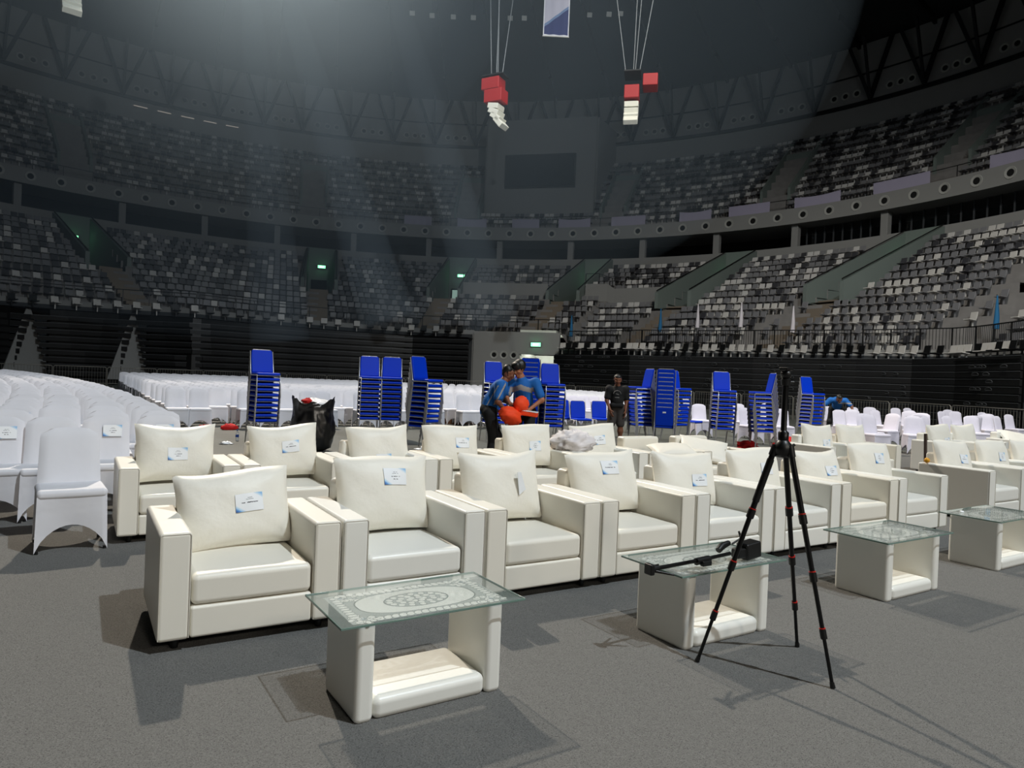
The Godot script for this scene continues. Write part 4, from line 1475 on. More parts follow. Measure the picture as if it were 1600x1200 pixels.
func build_balcony() -> void:
	# strip of wall over the lower seats, open concourse, ring balcony
	var mb := MB.new()
	ring(mb, -84, 98, 1.5, 40.95, 10.2, 40.95, 11.5)
	ring(mb, -84, 98, 1.5, 40.95, 11.5, 41.4, 11.5)
	struct("wall_strip", mb.mesh(), M.wall_grey)
	mb = MB.new()
	ring(mb, -84, 98, 1.5, 41.3, 11.42, 46.2, 11.42)
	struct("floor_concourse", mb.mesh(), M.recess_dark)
	mb = MB.new()
	ring(mb, -84, 98, 1.5, 46.0, 11.4, 46.0, 13.5)
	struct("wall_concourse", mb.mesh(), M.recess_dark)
	mb = MB.new()
	ring(mb, -84, 98, 1.0, 41.2, 13.4, 41.2, 14.65)
	ring(mb, -84, 98, 1.0, 41.2, 14.65, 42.2, 14.65)
	ring(mb, -84, 98, 1.0, 46.0, 13.4, 41.2, 13.4)
	var bal := struct("wall_balcony", mb.mesh(), M.wall_grey)
	var psi := -51.4
	while psi < 73.5:
		vent(bal, bp(psi, 41.19, 14.05), inward(psi), 0.40)
		psi += 2.97
	var pill := MB.new()
	pill.rbox(at(0, 1.0, 0), Vector3(0.55, 2.0, 0.55), 0.04, 1)
	var pm := pill.mesh()
	var k := 0
	for p in [-49.4, -38.9, -29.6, -20.7, -10.7, -0.4, 9.5, 19.4, 29.2, 38.8, 48.3, 58.1]:
		var o := part(self, "pillar", pm, M.wall_grey, Transform3D(inward(p), bp(p, 42.0, 11.43)))
		o.set_meta("kind", "structure")
		k += 1
	# glazed suites on the bright side
	var wn := 1
	for s in [[48.8, 57.6], [58.6, 72.5]]:
		var g := Node3D.new()
		g.name = "window_%d" % wn
		wn += 1
		add_child(g, true)
		g.set_meta("kind", "structure")
		var n := 9 if s[0] < 50 else 12
		for j in n:
			var p0 := lerpf(s[0], s[1], float(j) / n)
			var p1 := lerpf(s[0], s[1], float(j + 1) / n)
			mb = MB.new()
			ring(mb, p0, p1, 2, 43.2, 11.5, 43.2, 13.4)
			part(g, "pane", mb.mesh(), M.window_glass)
			mb = MB.new()
			bar(mb, bp(p0, 43.15, 11.5), bp(p0, 43.15, 13.4), 0.09, 0.09)
			part(g, "mullion", mb.mesh(), M.wall_dark)

func build_upper() -> void:
	var t := thing("grandstand", "upper seating tier of stepped concrete above the balcony ring", "grandstand")
	for i in 10:
		var mb := MB.new()
		var spans := [[-62.0, 5.9], [21.4, 84.0]] if i >= 2 else [[-62.0, 84.0]]
		for s in spans:
			ring(mb, s[0], s[1], 1.6, 42.2 + 0.84 * i, 14.9 + 0.86 * i, 43.06 + 0.84 * i, 14.9 + 0.86 * i)
			ring(mb, s[0], s[1], 1.6, 42.2 + 0.84 * i, 14.9 + 0.86 * (i - 1), 42.2 + 0.84 * i, 14.9 + 0.86 * i)
		part(t, "step", mb.mesh(), M.concrete)
	var says := {-43.4: "the dim end", -16.2: "the long dim side", 4.3: "beside the scoreboard toward the dim side", 24.2: "beside the scoreboard toward the bright side", 44.5: "the bright side's nearer half", 62.8: "the bright side's far half"}
	for v in says:
		var g := thing("stand_entrance", "upper entrance in the tier, %s" % says[v], "entrance")
		for s in [-1.6, 1.6]:
			var mb := MB.new()
			var off := (bp(v + 1, 46, 0) - bp(v, 46, 0)).normalized() * 0.12
			var a0 := bp(v + s, 43.8, 16.0)
			var a1 := bp(v + s, 50.6, 16.0)
			var b1 := bp(v + s, 50.6, 23.6)
			var b0 := bp(v + s, 43.8, 17.2)
			mb.quad(a0 + off, a1 + off, b1 + off, b0 + off)
			mb.quad(a1 - off, a0 - off, b0 - off, b1 - off)
			mb.quad(a0 - off, a0 + off, b0 + off, b0 - off)
			mb.quad(b0 - off, b0 + off, b1 + off, b1 - off)
			part(g, "side_wall", mb.mesh(), M.wall_green_grey)
		var mb := MB.new()
		ring(mb, v - 1.6, v + 1.6, 1.0, 48.6, 16.0, 48.6, 21.6)
		part(g, "back_wall", mb.mesh(), M.wall_green_grey)
		mb = MB.new()
		mb.box(Transform3D(inward(v), bp(v + 0.2, 48.4, 17.3)), Vector3(1.4, 2.3, 0.1))
		part(g, "dark_doorway", mb.mesh(), M.recess_dark)  # opening's shade put in as a near-black slab
		if v < 10:
			mb = MB.new()
			mb.box(Transform3D(inward(v), bp(v - 0.5, 48.3, 17.35)), Vector3(0.8, 1.9, 0.06))
			part(g, "lit_door_gap", mb.mesh(), M.door_glow)  # glowing panel in place of light from the doorway
		exit_sign(bp(v + 0.1, 48.2, 19.2), inward(v), "green-white exit sign over the upper entrance, %s" % says[v])
	# front rail and the cloth banners tied to it
	var mb := MB.new()
	rail_run(mb, -60, 80, 3.0, func(_p): return 41.7, func(_p): return 14.65, 0.9, 0.03)
	solo("railing", "thin dark rail around the front of the upper tier", "railing", mb.mesh(), M.rail_black)
	var bs := [[-3.9, -0.1], [3.5, 7.6], [11.2, 15.0], [17.7, 22.1], [25.0, 29.6], [34.1, 38.2], [40.4, 45.4], [48.3, 53.5], [57.0, 62.7], [68.2, 73.6]]
	for k in bs.size():
		var p := PackedVector3Array()
		for j in 5:
			for i in 13:
				var psi := lerpf(bs[k][0], bs[k][1], i / 12.0)
				p.append(bp(psi, 41.52 + 0.03 * sin(i * 2.1 + k) * (4 - j) / 4.0, 14.62 + j * 0.24 - 0.12 * sin(PI * i / 12.0) * (j / 4.0) * (1 if k % 2 else 0)))
		mb = MB.new()
		mb.sheet(p, 12, 4)
		solo("cloth_banner", "pale lilac cloth banner on the upper rail, %s along from the dim side" % ORD[k], "banner", mb.mesh(), M.banner_cloth)
	# wall above, ledges, trusses
	mb = MB.new()
	ring(mb, -66, 88, 1.5, 51.0, 22.6, 51.0, 31.0)
	var w := struct("wall_upper", mb.mesh(), M.wall_grey)
	mb = MB.new()
	ring(mb, -66, 88, 1.5, 50.7, 25.55, 50.7, 25.85)
	ring(mb, -66, 88, 1.5, 50.7, 25.85, 51.0, 25.85)
	ring(mb, -66, 88, 1.5, 51.0, 25.55, 50.7, 25.55)
	struct("trim_1", mb.mesh(), M.steel_dark)
	mb = MB.new()
	ring(mb, -66, 88, 1.5, 50.85, 28.2, 50.85, 28.35)
	struct("trim_2", mb.mesh(), M.steel_dark)
	var tr := [-54.0, -48.6, -43.2, -37.6, -32.8, -27.5, -22.4, -17.8, -12.0, -6.6, -1.3, 4.0, 9.6, 14.4, 20.0, 24.0, 29.1, 34.4, 39.5, 45.0, 50.6, 55.6, 60.4, 65.4, 70.5]
	for k in tr.size():
		mb = MB.new()
		var o := bp(tr[k], 50.3, 25.7)
		for s in [-2.1, 2.1]:
			bar(mb, o, bp(tr[k] + s, 49.9, 30.6), 0.28, 0.28)
		bar(mb, o, bp(tr[k], 48.6, 30.6), 0.2, 0.2)
		solo("roof_truss", "dark V-shaped roof truss on the upper wall, %s counted from the dim side" % ORD[k], "truss", mb.mesh(), M.steel_dark)
		if k < tr.size() - 1:
			for j in 3: vent(w, bp(lerpf(tr[k], tr[k + 1], 0.3 + 0.2 * j), 50.98, 26.75), inward(tr[k]), 0.36)
	# lit slots under the ledge on the dim side
	for k in 5:
		mb = MB.new()
		var p0 := -36.5 + 2.45 * k
		bar(mb, bp(p0, 50.5, 24.9), bp(p0 + 1.4, 50.5, 24.9), 0.06, 0.09)
		solo("slot_lamp", "thin lit slot lamp high under the ledge, %s from the dim end" % ORD[k], "lamp", mb.mesh(), M.slot_glow)
	# scoreboard wall
	mb = MB.new()
	var a := bp(6.4, 46, 0)
	var b := bp(20.9, 46, 0)
	wall_between(mb, a, b, EYE.y + 16.6, EYE.y + 27.0, 0.6)
	wall_between(mb, a, bp(5.6, 51, 0), EYE.y + 16.6, EYE.y + 27.0, 0.4)
	wall_between(mb, b, bp(21.7, 51, 0), EYE.y + 16.6, EYE.y + 27.0, 0.4)
	struct("wall_scoreboard", mb.mesh(), M.wall_grey)
	var x := (b - a)
	x.y = 0
	x = x.normalized()
	var z := x.cross(Vector3.UP)
	var g := thing("scoreboard", "large switched-off screen on the flat wall in the upper tier", "screen", (a + b) / 2 + z * 0.42 + Vector3(0, EYE.y + 21.6 - a.y, 0) + x * 0.05)
	g.basis = Basis(x, Vector3.UP, z)
	mb = MB.new()
	mb.rbox(Transform3D.IDENTITY, Vector3(7.5, 3.5, 0.3), 0.03, 1)
	part(g, "frame", mb.mesh(), M.lamp_housing)
	mb = MB.new()
	mb.box(at(0, 0, 0.16), Vector3(7.2, 3.2, 0.02))
	part(g, "screen", mb.mesh(), M.screen_off)

func build_shell() -> void:
	# outer wall all round, and the dark domed roof
	var mb := MB.new()
	ring(mb, -180, 180, 6, 53.0, -3.0, 53.0, 32.0)
	struct("wall_outer", mb.mesh(), M.wall_dark)
	mb = MB.new()
	var prof := [[53.0, 31.0], [47.0, 32.5], [38.0, 35.0], [26.0, 38.0], [13.0, 40.0], [0.01, 40.6]]
	for k in prof.size() - 1:
		ring(mb, -180, 180, 6, prof[k][0], prof[k][1], prof[k + 1][0], prof[k + 1][1])
		ring(mb, -180, 180, 6, prof[k][0] + 0.3, prof[k][1] + 0.4, prof[k + 1][0] + 0.3, prof[k + 1][1] + 0.4, true)
	struct("ceiling", mb.mesh(), M.ceiling_dark)
	# radial ribs under the roof
	for k in 24:
		mb = MB.new()
		var p := -70.0 + 7.0 * k
		for j in prof.size() - 2: bar(mb, bp(p, prof[j][0] - 0.5, prof[j][1] - 0.5), bp(p, prof[j + 1][0], prof[j + 1][1] - 0.5), 0.25, 0.5)
		if p < 92: solo("roof_rib", "dark radial steel rib under the domed roof, %s from the dim side" % ORD[k], "roof rib", mb.mesh(), M.steel_dark)

# ---------------------------------------------------------------- hung gear
func build_rig() -> void:
	var yaw := rad_to_deg(TURN)
	# two red-and-white speaker clusters on cables
	for q in [[Vector3(14.77, 12.95, -26.15), 62.0, "red and white speaker cluster hung on cables near the middle of the roof"], [Vector3(19.7, 13.3, -23.11), -12.0, "red and white speaker cluster hung on cables, showing two red boxes"], [Vector3(-0.64, 14.55, -29.79), 40.0, "white speaker array cut off by the frame's top edge"]]:
		var t := thing("hanging_speaker", q[2], "speaker", q[0], yaw + q[1])
		var mb := MB.new()
		mb.rbox(at(0, 0.42, 0), Vector3(0.62, 0.55, 0.85), 0.03, 1)
		part(t, "red_cabinet", mb.mesh(), M.speaker_red)
		mb = MB.new()
		mb.rbox(at(0.0 if q[1] > 0 else 0.75, 0.95, -0.15), Vector3(0.62, 0.5, 0.85), 0.03, 1)
		part(t, "red_cabinet", mb.mesh(), M.speaker_red)
		for k in 4:
			mb = MB.new()
			mb.rbox(Transform3D(Basis(Vector3.RIGHT, deg_to_rad(10.0 + 13.0 * k)), Vector3(0, -0.02 - 0.235 * k, 0.02 + 0.03 * k * k)), Vector3(0.60, 0.225, 0.5), 0.02, 1)
			part(t, "white_cabinet", mb.mesh(), M.speaker_white)
		mb = MB.new()
		mb.rbox(at(0, 1.28, -0.05), Vector3(0.7, 0.06, 1.0), 0.01, 1)
		part(t, "hoist_frame", mb.mesh(), M.steel_dark)
		for c in [Vector3(-3.6, 22.0, 1.5), Vector3(0.25, 23.0, -0.2), Vector3(3.4, 22.0, 0.6), Vector3(0.9, 22.5, -2.0)]:
			mb = MB.new()
			mb.tube([Vector3(c.x * 0.08, 1.28, c.z * 0.15), c], 0.022, 5)
			part(t, "cable", mb.mesh(), M.cable_grey)
	# hanging printed banner
	var t := thing("hanging_banner", "long white banner with a dark blue bottom corner hung from the roof", "banner", Vector3(16.85, 16.05, -24.87), yaw + 1.5)
	var im := Image.create(128, 512, false, Image.FORMAT_RGB8)
	for y in 512:
		for x in 128:
			var c := Color(0.60, 0.60, 0.66)
			var e := 470.0 - x * 0.80
			if y > e: c = Color(0.10, 0.14, 0.33)
			elif y > e - 14: c = Color(0.34, 0.42, 0.55)
			if x < 5 or x > 122 or y > 502: c = Color(0.72, 0.73, 0.76)
			im.set_pixel(x, y, c)
	im.fill_rect(Rect2i(20, 268, 88, 22), Color(0.30, 0.30, 0.36))
	for k in 9: im.fill_rect(Rect2i(24 + k * 9, 274, 3, 10), Color(0.6, 0.6, 0.66))
	im.fill_rect(Rect2i(42, 190, 52, 40), Color(0.30, 0.30, 0.36))
	var bm := mat("hanging_banner_print", Color.WHITE, 0.85)
	bm.albedo_texture = ImageTexture.create_from_image(im)
	var mb := MB.new()
	for s in [1.0, -1.0]:
		var p := PackedVector3Array()
		for j in 9:
			for i in 17:
				var u := i / 16.0
				p.append(Vector3((u - 0.5) * 1.1, j * 0.55, 0.02 * sin(u * 17.0 + 0.6) * (1.0 - 0.4 * j / 8.0) + s * 0.002))
		mb.sheet(p, 16, 8, s < 0)
	part(t, "printed_cloth", mb.mesh(), bm)
	mb = MB.new()
	mb.tube([Vector3(-0.57, 0, 0), Vector3(0.57, 0, 0)], 0.025, 6)
	part(t, "bottom_bar", mb.mesh(), M.vent_rim)
	mb = MB.new()
	for s in [-0.5, 0.5]: mb.tube([Vector3(s, 4.4, 0), Vector3(s, 17.5, 0)], 0.02, 5)
	part(t, "cable", mb.mesh(), M.cable_grey)
	# unlit square lamps in a row under the roof
	var ds := [Vector3(16.26, 22.91, -39.33), Vector3(17.27, 22.81, -38.70), Vector3(18.35, 22.78, -38.03), Vector3(19.37, 22.79, -37.41), Vector3(21.23, 22.84, -36.25), Vector3(21.95, 22.88, -35.81), Vector3(25.25, 23.23, -33.77), Vector3(26.23, 23.31, -33.16), Vector3(26.82, 23.38, -32.80)]
	for k in ds.size():
		var w: Vector3 = ds[k]
		var g := thing("roof_lamp", "small unlit square lamp in the row under the roof, %s from the dim side" % ORD[k], "lamp", w, yaw)
		mb = MB.new()
		mb.rbox(rot(Vector3.RIGHT, 35), Vector3(0.30, 0.26, 0.12), 0.02, 1)
		part(g, "housing", mb.mesh(), M.vent_rim)
		mb = MB.new()
		mb.tube([Vector3(0, 0.1, 0), Vector3(0, 12.0, 0)], 0.012, 5)
		part(g, "drop_rod", mb.mesh(), M.steel_dark)
	# furled flags on poles along the bright stand
	var fl := [[31.2, 24.6, 2.9, 0], [45.5, 26.0, 3.4, 0], [52.0, 26.0, 3.6, 1], [58.5, 26.5, 3.6, 1], [66.0, 27.0, 3.2, 1], [84.5, 31.0, 3.2, 0]]
	for k in fl.size():
		var g := thing("furled_flag", "furled %s flag on a thin pole in the bright stand, %s from the corner" % ["white" if fl[k][3] else "blue", ORD[k]], "flag", bp(fl[k][0], fl[k][1], fl[k][2] - 0.4))
		mb = MB.new()
		mb.tube([Vector3(0, 0, 0), Vector3(0.05, 2.1, 0)], 0.018, 6)
		part(g, "pole", mb.mesh(), M.rail_black)
		mb = MB.new()
		mb.tube([Vector3(0.02, 0.5, 0.03), Vector3(0.04, 1.1, 0.04), Vector3(0.05, 2.05, 0.02)], [0.14, 0.11, 0.03], 8)
		part(g, "furled_cloth", mb.mesh(), M.flag_white if fl[k][3] else M.flag_blue)

# ---------------------------------------------------------------- crowd barriers
func barrier(a: Vector3, b: Vector3, label: String) -> void:
	var d := b - a
	var t := thing("crowd_barrier", label, "barrier", (a + b) / 2, rad_to_deg(atan2(-d.z, d.x)), "steel crowd barriers round the floor")
	var w := d.length() / 2 - 0.03
	var mb := MB.new()
	mb.tube([Vector3(-w, 0, 0), Vector3(-w, 1.04, 0), Vector3(-w + 0.06, 1.1, 0), Vector3(w - 0.06, 1.1, 0), Vector3(w, 1.04, 0), Vector3(w, 0, 0)], 0.021, 7)
	mb.tube([Vector3(-w, 0.18, 0), Vector3(w, 0.18, 0)], 0.016, 6)
	part(t, "frame", mb.mesh(), M.rail_galvanised)
	mb = MB.new()
	var n := int(w * 2 / 0.14)
	for k in n:
		var x := lerpf(-w, w, (k + 1.0) / (n + 1.0))
		mb.tube([Vector3(x, 0.18, 0), Vector3(x, 1.1, 0)], 0.008, 4, false)
	part(t, "bars", mb.mesh(), M.rail_galvanised)
	mb = MB.new()
	for s in [-w * 0.8, w * 0.8]: mb.rbox(at(s, 0.02, 0), Vector3(0.05, 0.03, 0.6), 0.005, 1)
	part(t, "foot", mb.mesh(), M.rail_galvanised)

func build_barriers() -> void:
	# across the far end of the floor, then down the bright side
	var k := 0
	var far := [Vector3(-14.0, 0, -44.5), Vector3(9.0, 0, -46.5), Vector3(24.5, 0, -38.5)]
	for s in 2:
		var a: Vector3 = far[s]
		var b: Vector3 = far[s + 1]
		var n := int(a.distance_to(b) / 2.4)
		for i in n:
			barrier(a.lerp(b, float(i) / n), a.lerp(b, float(i + 1) / n), "steel crowd barrier at the far end, %s from the frame's dim side" % ORD[mini(k, 35)])
			k += 1
	k = 0
	var near := [Vector3(24.8, 0, -36.5), Vector3(29.2, 0, -21.5), Vector3(27.7, 0, -13.6), Vector3(25.5, 0, -9.6)]
	for s in 3:
		var a: Vector3 = near[s]
		var b: Vector3 = near[s + 1]
		var n := maxi(1, int(a.distance_to(b) / 2.4))
		for i in n:
			barrier(a.lerp(b, float(i) / n), a.lerp(b, float(i + 1) / n), "steel crowd barrier before the black retractable stand, %s from the corner doorway" % ORD[k])
			k += 1

# ---------------------------------------------------------------- loose things on the floor
func lump(r: Vector3, seed_: int, amp: float, nu := 20, nv := 14, flat := true) -> ArrayMesh:
	var f := FastNoiseLite.new()
	f.seed = seed_
	f.frequency = 1.6
	f.fractal_octaves = 3
	var p := PackedVector3Array()
	for j in nv + 1:
		var b := PI * (float(j) / nv - 0.5)
		for i in nu + 1:
			var a := TAU * (i % nu) / nu
			var d := Vector3(cos(b) * cos(a), sin(b), -cos(b) * sin(a))
			var q := d * (1.0 + amp * f.get_noise_3dv(d * 1.5) + amp * 0.6 * absf(f.get_noise_3dv(d * 4.0)))
			q *= r
			if flat: q.y = maxf(q.y + r.y * 0.6, 0.0)
			p.append(q)
	var mb := MB.new()
	mb.sheet(p, nu, nv)
	return mb.mesh()

func build_clutter() -> void:
	# bin bag
	var t := thing("bin_bag", "full black plastic bin bag standing open behind the second row of armchairs", "bin bag", Vector3(3.65, 0, -12.75), -18)
	var f := FastNoiseLite.new()
	f.seed = 8
	f.frequency = 1.3
	f.fractal_octaves = 4
	var p := PackedVector3Array()
	var nu := 56
	var nv := 26
	for j in nv + 1:
		var v := float(j) / nv
		for i in nu + 1:
			var a := TAU * (i % nu) / nu
			var r := 0.30 + 0.05 * sin(PI * minf(v * 1.2, 1.0))
			if v < 0.08: r *= 0.55 + 5.6 * v
			var d := Vector3(cos(a) * 1.1, v * 1.3, -sin(a) * 0.75)
			r *= 1.0 + 0.12 * f.get_noise_3dv(d * 1.8) + 0.06 * (0.5 - absf(f.get_noise_3dv(d * 5.0 + Vector3(7, 0, 0)))) * v
			var y := 0.93 * v
			if v > 0.75:
				var e := (v - 0.75) / 0.25
				y += e * (0.10 * pow(absf(cos(a)), 3.0) - 0.05) + 0.03 * e * sin(a * 7.0)
				r *= 1.0 + 0.14 * e * absf(cos(a))
			p.append(Vector3(cos(a) * r * 1.1, y, -sin(a) * r * 0.8))
	var mb := MB.new()
	mb.sheet(p, nu, nv)
	part(t, "bag", mb.mesh(), M.bin_bag)
	part(t, "rubbish", lump(Vector3(0.28, 0.10, 0.2), 4, 0.6), M.white_plastic, at(0.02, 0.78, 0))
	part(t, "red_wrapper", lump(Vector3(0.09, 0.05, 0.08), 5, 0.7), M.red_cloth, at(-0.10, 0.87, 0.10))
	# cartons
	var cs := [[9.72, 0, -19.0, 8.0, "lower carton of the brown pile, toward the blue stacks"], [10.25, 0, -19.05, -5.0, "lower carton of the brown pile, toward the workers"], [9.75, 0.42, -19.02, -4.0, "upper carton of the brown pile, toward the blue stacks"], [10.24, 0.42, -19.02, 6.0, "upper carton of the brown pile, toward the workers"]]
	mb = MB.new()
	mb.rbox(at(0, 0.205, 0), Vector3(0.50, 0.41, 0.42), 0.006, 1)
	var tape := MB.new()
	tape.box(at(0, 0.25, 0.2108), Vector3(0.17, 0.30, 0.002))
	tape.box(at(0, 0.4105, 0), Vector3(0.07, 0.002, 0.42))
	var cm := mb.mesh()
	var tm := tape.mesh()
	for c in cs:
		var g := thing("carton", c[4], "carton", Vector3(c[0], c[1], c[2]), c[3], "brown cartons piled before the covered chairs")
		part(g, "box", cm, M.cardboard)
		part(g, "tape", tm, M.cardboard_tape)
	# cloth bundle and loose cloths
	solo("cloth_bundle", "crumpled off-white cloth bundle heaped on a second-row armrest", "cloth", lump(Vector3(0.26, 0.15, 0.24), 31, 0.3, 34, 24), M.white_cloth, at(5.24, 0.622, -7.0))
	solo("cloth_bundle", "loose red cloth dropped under the lone blue stack", "cloth", lump(Vector3(0.22, 0.10, 0.2), 33, 0.8), M.red_cloth, at(13.75, 0, -11.35))
	solo("cloth_bundle", "red and crumpled cloth at the foot of the side-on blue stack", "cloth", lump(Vector3(0.30, 0.12, 0.22), 35, 0.9), M.red_cloth, at(13.75, 0, -10.35))
	solo("cloth_bundle", "small red cloth beside the tripod's shoulder, behind the armchairs", "cloth", lump(Vector3(0.2, 0.16, 0.2), 36, 0.8), M.red_cloth, at(14.6, 0, -10.8))
	# white bin with a lid
	t = thing("white_bin", "white plastic bin with its lid among the covered chairs by the aisle", "bin", Vector3(0.86, 0, -9.3))
	mb = MB.new()
	mb.lathe(Transform3D.IDENTITY, [Vector2(0, 0), Vector2(0.13, 0), Vector2(0.17, 0.62), Vector2(0, 0.62)], 20)
	part(t, "tub", mb.mesh(), M.white_plastic)
	mb = MB.new()
	mb.lathe(Transform3D.IDENTITY, [Vector2(0, 0.62), Vector2(0.185, 0.62), Vector2(0.18, 0.655), Vector2(0.10, 0.70), Vector2(0, 0.71)], 20)
	part(t, "lid", mb.mesh(), M.white_plastic)
	# bottles and scraps
	var bt := [[2.72, -14.75, "clear water bottle standing on the bare floor beside the tall blue stack"], [4.5, -13.2, "clear water bottle lying near the bin bag"]]
	for k in 2:
		var g := thing("water_bottle", bt[k][2], "bottle", Vector3(bt[k][0], 0.0 if k == 0 else 0.033, bt[k][1]))
		if k: g.rotation = Vector3(0, 0.6, PI / 2)
		mb = MB.new()
		mb.lathe(Transform3D.IDENTITY, [Vector2(0, 0), Vector2(0.032, 0), Vector2(0.033, 0.15), Vector2(0.014, 0.19), Vector2(0.013, 0.21)], 14)
		part(g, "bottle", mb.mesh(), M.clear_plastic)
		mb = MB.new()
		mb.lathe(Transform3D.IDENTITY, [Vector2(0.0335, 0.07), Vector2(0.0335, 0.12)], 14)
		part(g, "blue_label", mb.mesh(), M.blue_plastic)
		mb = MB.new()
		mb.lathe(Transform3D.IDENTITY, [Vector2(0.015, 0.20), Vector2(0.015, 0.222), Vector2(0, 0.222)], 12)
		part(g, "cap", mb.mesh(), M.blue_plastic)
	var sc := [[2.4, -14.1, "white paper scrap beside the standing water bottle"], [4.3, -12.6, "white paper scrap just past the bin bag"], [4.75, -13.6, "white scrap between the bin bag and the stacks"], [6.6, -12.2, "white scrap on the pale floor beside the turned stack"], [8.2, -17.4, "flat white scrap on the pale floor before the cartons"], [5.6, -12.0, "white bag crushed under the turned stack"]]
	for k in sc.size(): solo("paper_scrap", sc[k][2], "litter", lump(Vector3(0.09, 0.03, 0.06) * (1.0 if k < 5 else 2.2), 50 + k, 0.9), M.paper, at(sc[k][0], 0, sc[k][1]))
	solo("shoe", "dark red shoe under the first chair across the aisle", "shoe", lump(Vector3(0.16, 0.07, 0.07), 61, 0.5), M.red_cloth, at(2.5, 0, -17.3))
	solo("shoe", "dark red shoe under the second chair across the aisle", "shoe", lump(Vector3(0.16, 0.08, 0.08), 62, 0.5), M.red_cloth, at(3.0, 0, -17.25))
	# brown stick and yellow ball by the aisle
	mb = MB.new()
	mb.tube([Vector3(0, 0, 0), Vector3(0.12, 0.95, -0.1)], [0.02, 0.022], 8)
	solo("brown_stick", "brown wooden stick propped upright behind an armchair beyond the aisle", "stick", mb.mesh(), M.brown_wood, at(9.72, 0, -5.05))
	mb = MB.new()
	mb.lathe(Transform3D.IDENTITY, [Vector2(0, -0.035), Vector2(0.025, -0.025), Vector2(0.035, 0), Vector2(0.025, 0.025), Vector2(0, 0.035)], 12)
	solo("yellow_ball", "small yellow ball on the armrest end beside the aisle", "ball", mb.mesh(), M.yellow_plastic, at(9.08, 0.662, -4.72))
	solo("paper_scrap", "tiny white crumb on the fourth coffee table's glass", "litter", lump(Vector3(0.02, 0.008, 0.015), 71, 0.5), M.paper, at(6.78, 0.4465, -3.20))
	# thin cable on the carpet
	mb = MB.new()
	var pts := []
	for k in 15:
		var s := k / 14.0
		pts.append(Vector3(0.20 + 0.16 * sin(s * 3.0), 0.009, -2.78 + s * 0.55))
	mb.tube(pts, 0.0016, 5)
	solo("thread", "thin dark thread lying on the carpet before the near end armchair", "thread", mb.mesh(), M.black_plastic)

# ---------------------------------------------------------------- people: tapered capsules melted together and meshed as surface nets
func flesh(mb: MB, bones: Array, cell: float, k: float, grow := 0.0) -> void:
	var lo := Vector3.ONE * 1e9
	var hi := -lo
	for b in bones:
		var m: float = maxf(b[2], b[3]) + grow + cell * 2.0 + k * 0.3
		lo = lo.min((b[0] as Vector3).min(b[1]) - Vector3.ONE * m)
		hi = hi.max((b[0] as Vector3).max(b[1]) + Vector3.ONE * m)
	var nx := int((hi.x - lo.x) / cell) + 2
	var ny := int((hi.y - lo.y) / cell) + 2
	var nz := int((hi.z - lo.z) / cell) + 2
	var f := PackedFloat32Array()
	f.resize(nx * ny * nz)
	f.fill(1.0)
	for b in bones:
		var a: Vector3 = b[0]
		var ab: Vector3 = b[1] - a
		var ra: float = b[2] + grow
		var rb: float = b[3] + grow
		var l2 := maxf(ab.length_squared(), 1e-9)
		var m := maxf(ra, rb) + k + cell * 1.5
		var l: Vector3 = (a.min(b[1]) - Vector3.ONE * m - lo) / cell
		var h: Vector3 = (a.max(b[1]) + Vector3.ONE * m - lo) / cell
		for z in range(maxi(0, int(l.z)), mini(nz, int(h.z) + 2)):
			for y in range(maxi(0, int(l.y)), mini(ny, int(h.y) + 2)):
				var at0 := (z * ny + y) * nx
				for x in range(maxi(0, int(l.x)), mini(nx, int(h.x) + 2)):
					var p := lo + Vector3(x, y, z) * cell - a
					var t := clampf(p.dot(ab) / l2, 0.0, 1.0)
					var d := (p - ab * t).length() - (ra + (rb - ra) * t)
					var o := f[at0 + x]
					var e := maxf(k - absf(o - d), 0.0) / k
					f[at0 + x] = minf(o, d) - e * e * k * 0.25
	var id := PackedInt32Array()
	id.resize(nx * ny * nz)
	id.fill(-1)
	var s := mb.v.size()
	var step := [1, nx, nx * ny]
	for z in nz - 1:
		for y in ny - 1:
			for x in nx - 1:
				var c := (z * ny + y) * nx + x
				var n := 0
				for q in 8:
					if f[c + (q & 1) + (nx if q & 2 else 0) + (nx * ny if q & 4 else 0)] < 0.0: n += 1
				if n == 0 or n == 8: continue
				var sum := Vector3.ZERO
				var cnt := 0
				for ax in 3:
					for q in 4:
						var o := Vector3i.ZERO
						o[(ax + 1) % 3] = q & 1
						o[(ax + 2) % 3] = q >> 1
						var i0: int = c + o.x + o.y * nx + o.z * nx * ny
						var i1: int = i0 + step[ax]
						if (f[i0] < 0.0) != (f[i1] < 0.0):
							var pt := Vector3(o)
							pt[ax] += f[i0] / (f[i0] - f[i1])
							sum += pt
							cnt += 1
				id[c] = mb.v.size()
				mb.v.append(lo + (Vector3(x, y, z) + sum / cnt) * cell)
				mb.n.append(Vector3.ZERO)
				mb.uv.append(Vector2.ZERO)
	for z in range(1, nz - 1):
		for y in range(1, ny - 1):
			for x in range(1, nx - 1):
				var c := (z * ny + y) * nx + x
				var v0 := f[c] < 0.0
				for ax in 3:
					if v0 == (f[c + step[ax]] < 0.0): continue
					var u: int = step[(ax + 1) % 3]
					var w: int = step[(ax + 2) % 3]
					var a := id[c - u - w]
					var b := id[c - w]
					var d := id[c]
					var e := id[c - u]
					if a < 0 or b < 0 or d < 0 or e < 0: continue
					if v0: mb.face(a, b, d, e)
					else: mb.face(a, e, d, b)
					var nm := (mb.v[b] - mb.v[a]).cross(mb.v[d] - mb.v[a]) * (1.0 if v0 else -1.0)
					for q in [a, b, d, e]: mb.n[q] += nm
	for q in range(s, mb.v.size()): mb.n[q] = mb.n[q].normalized()

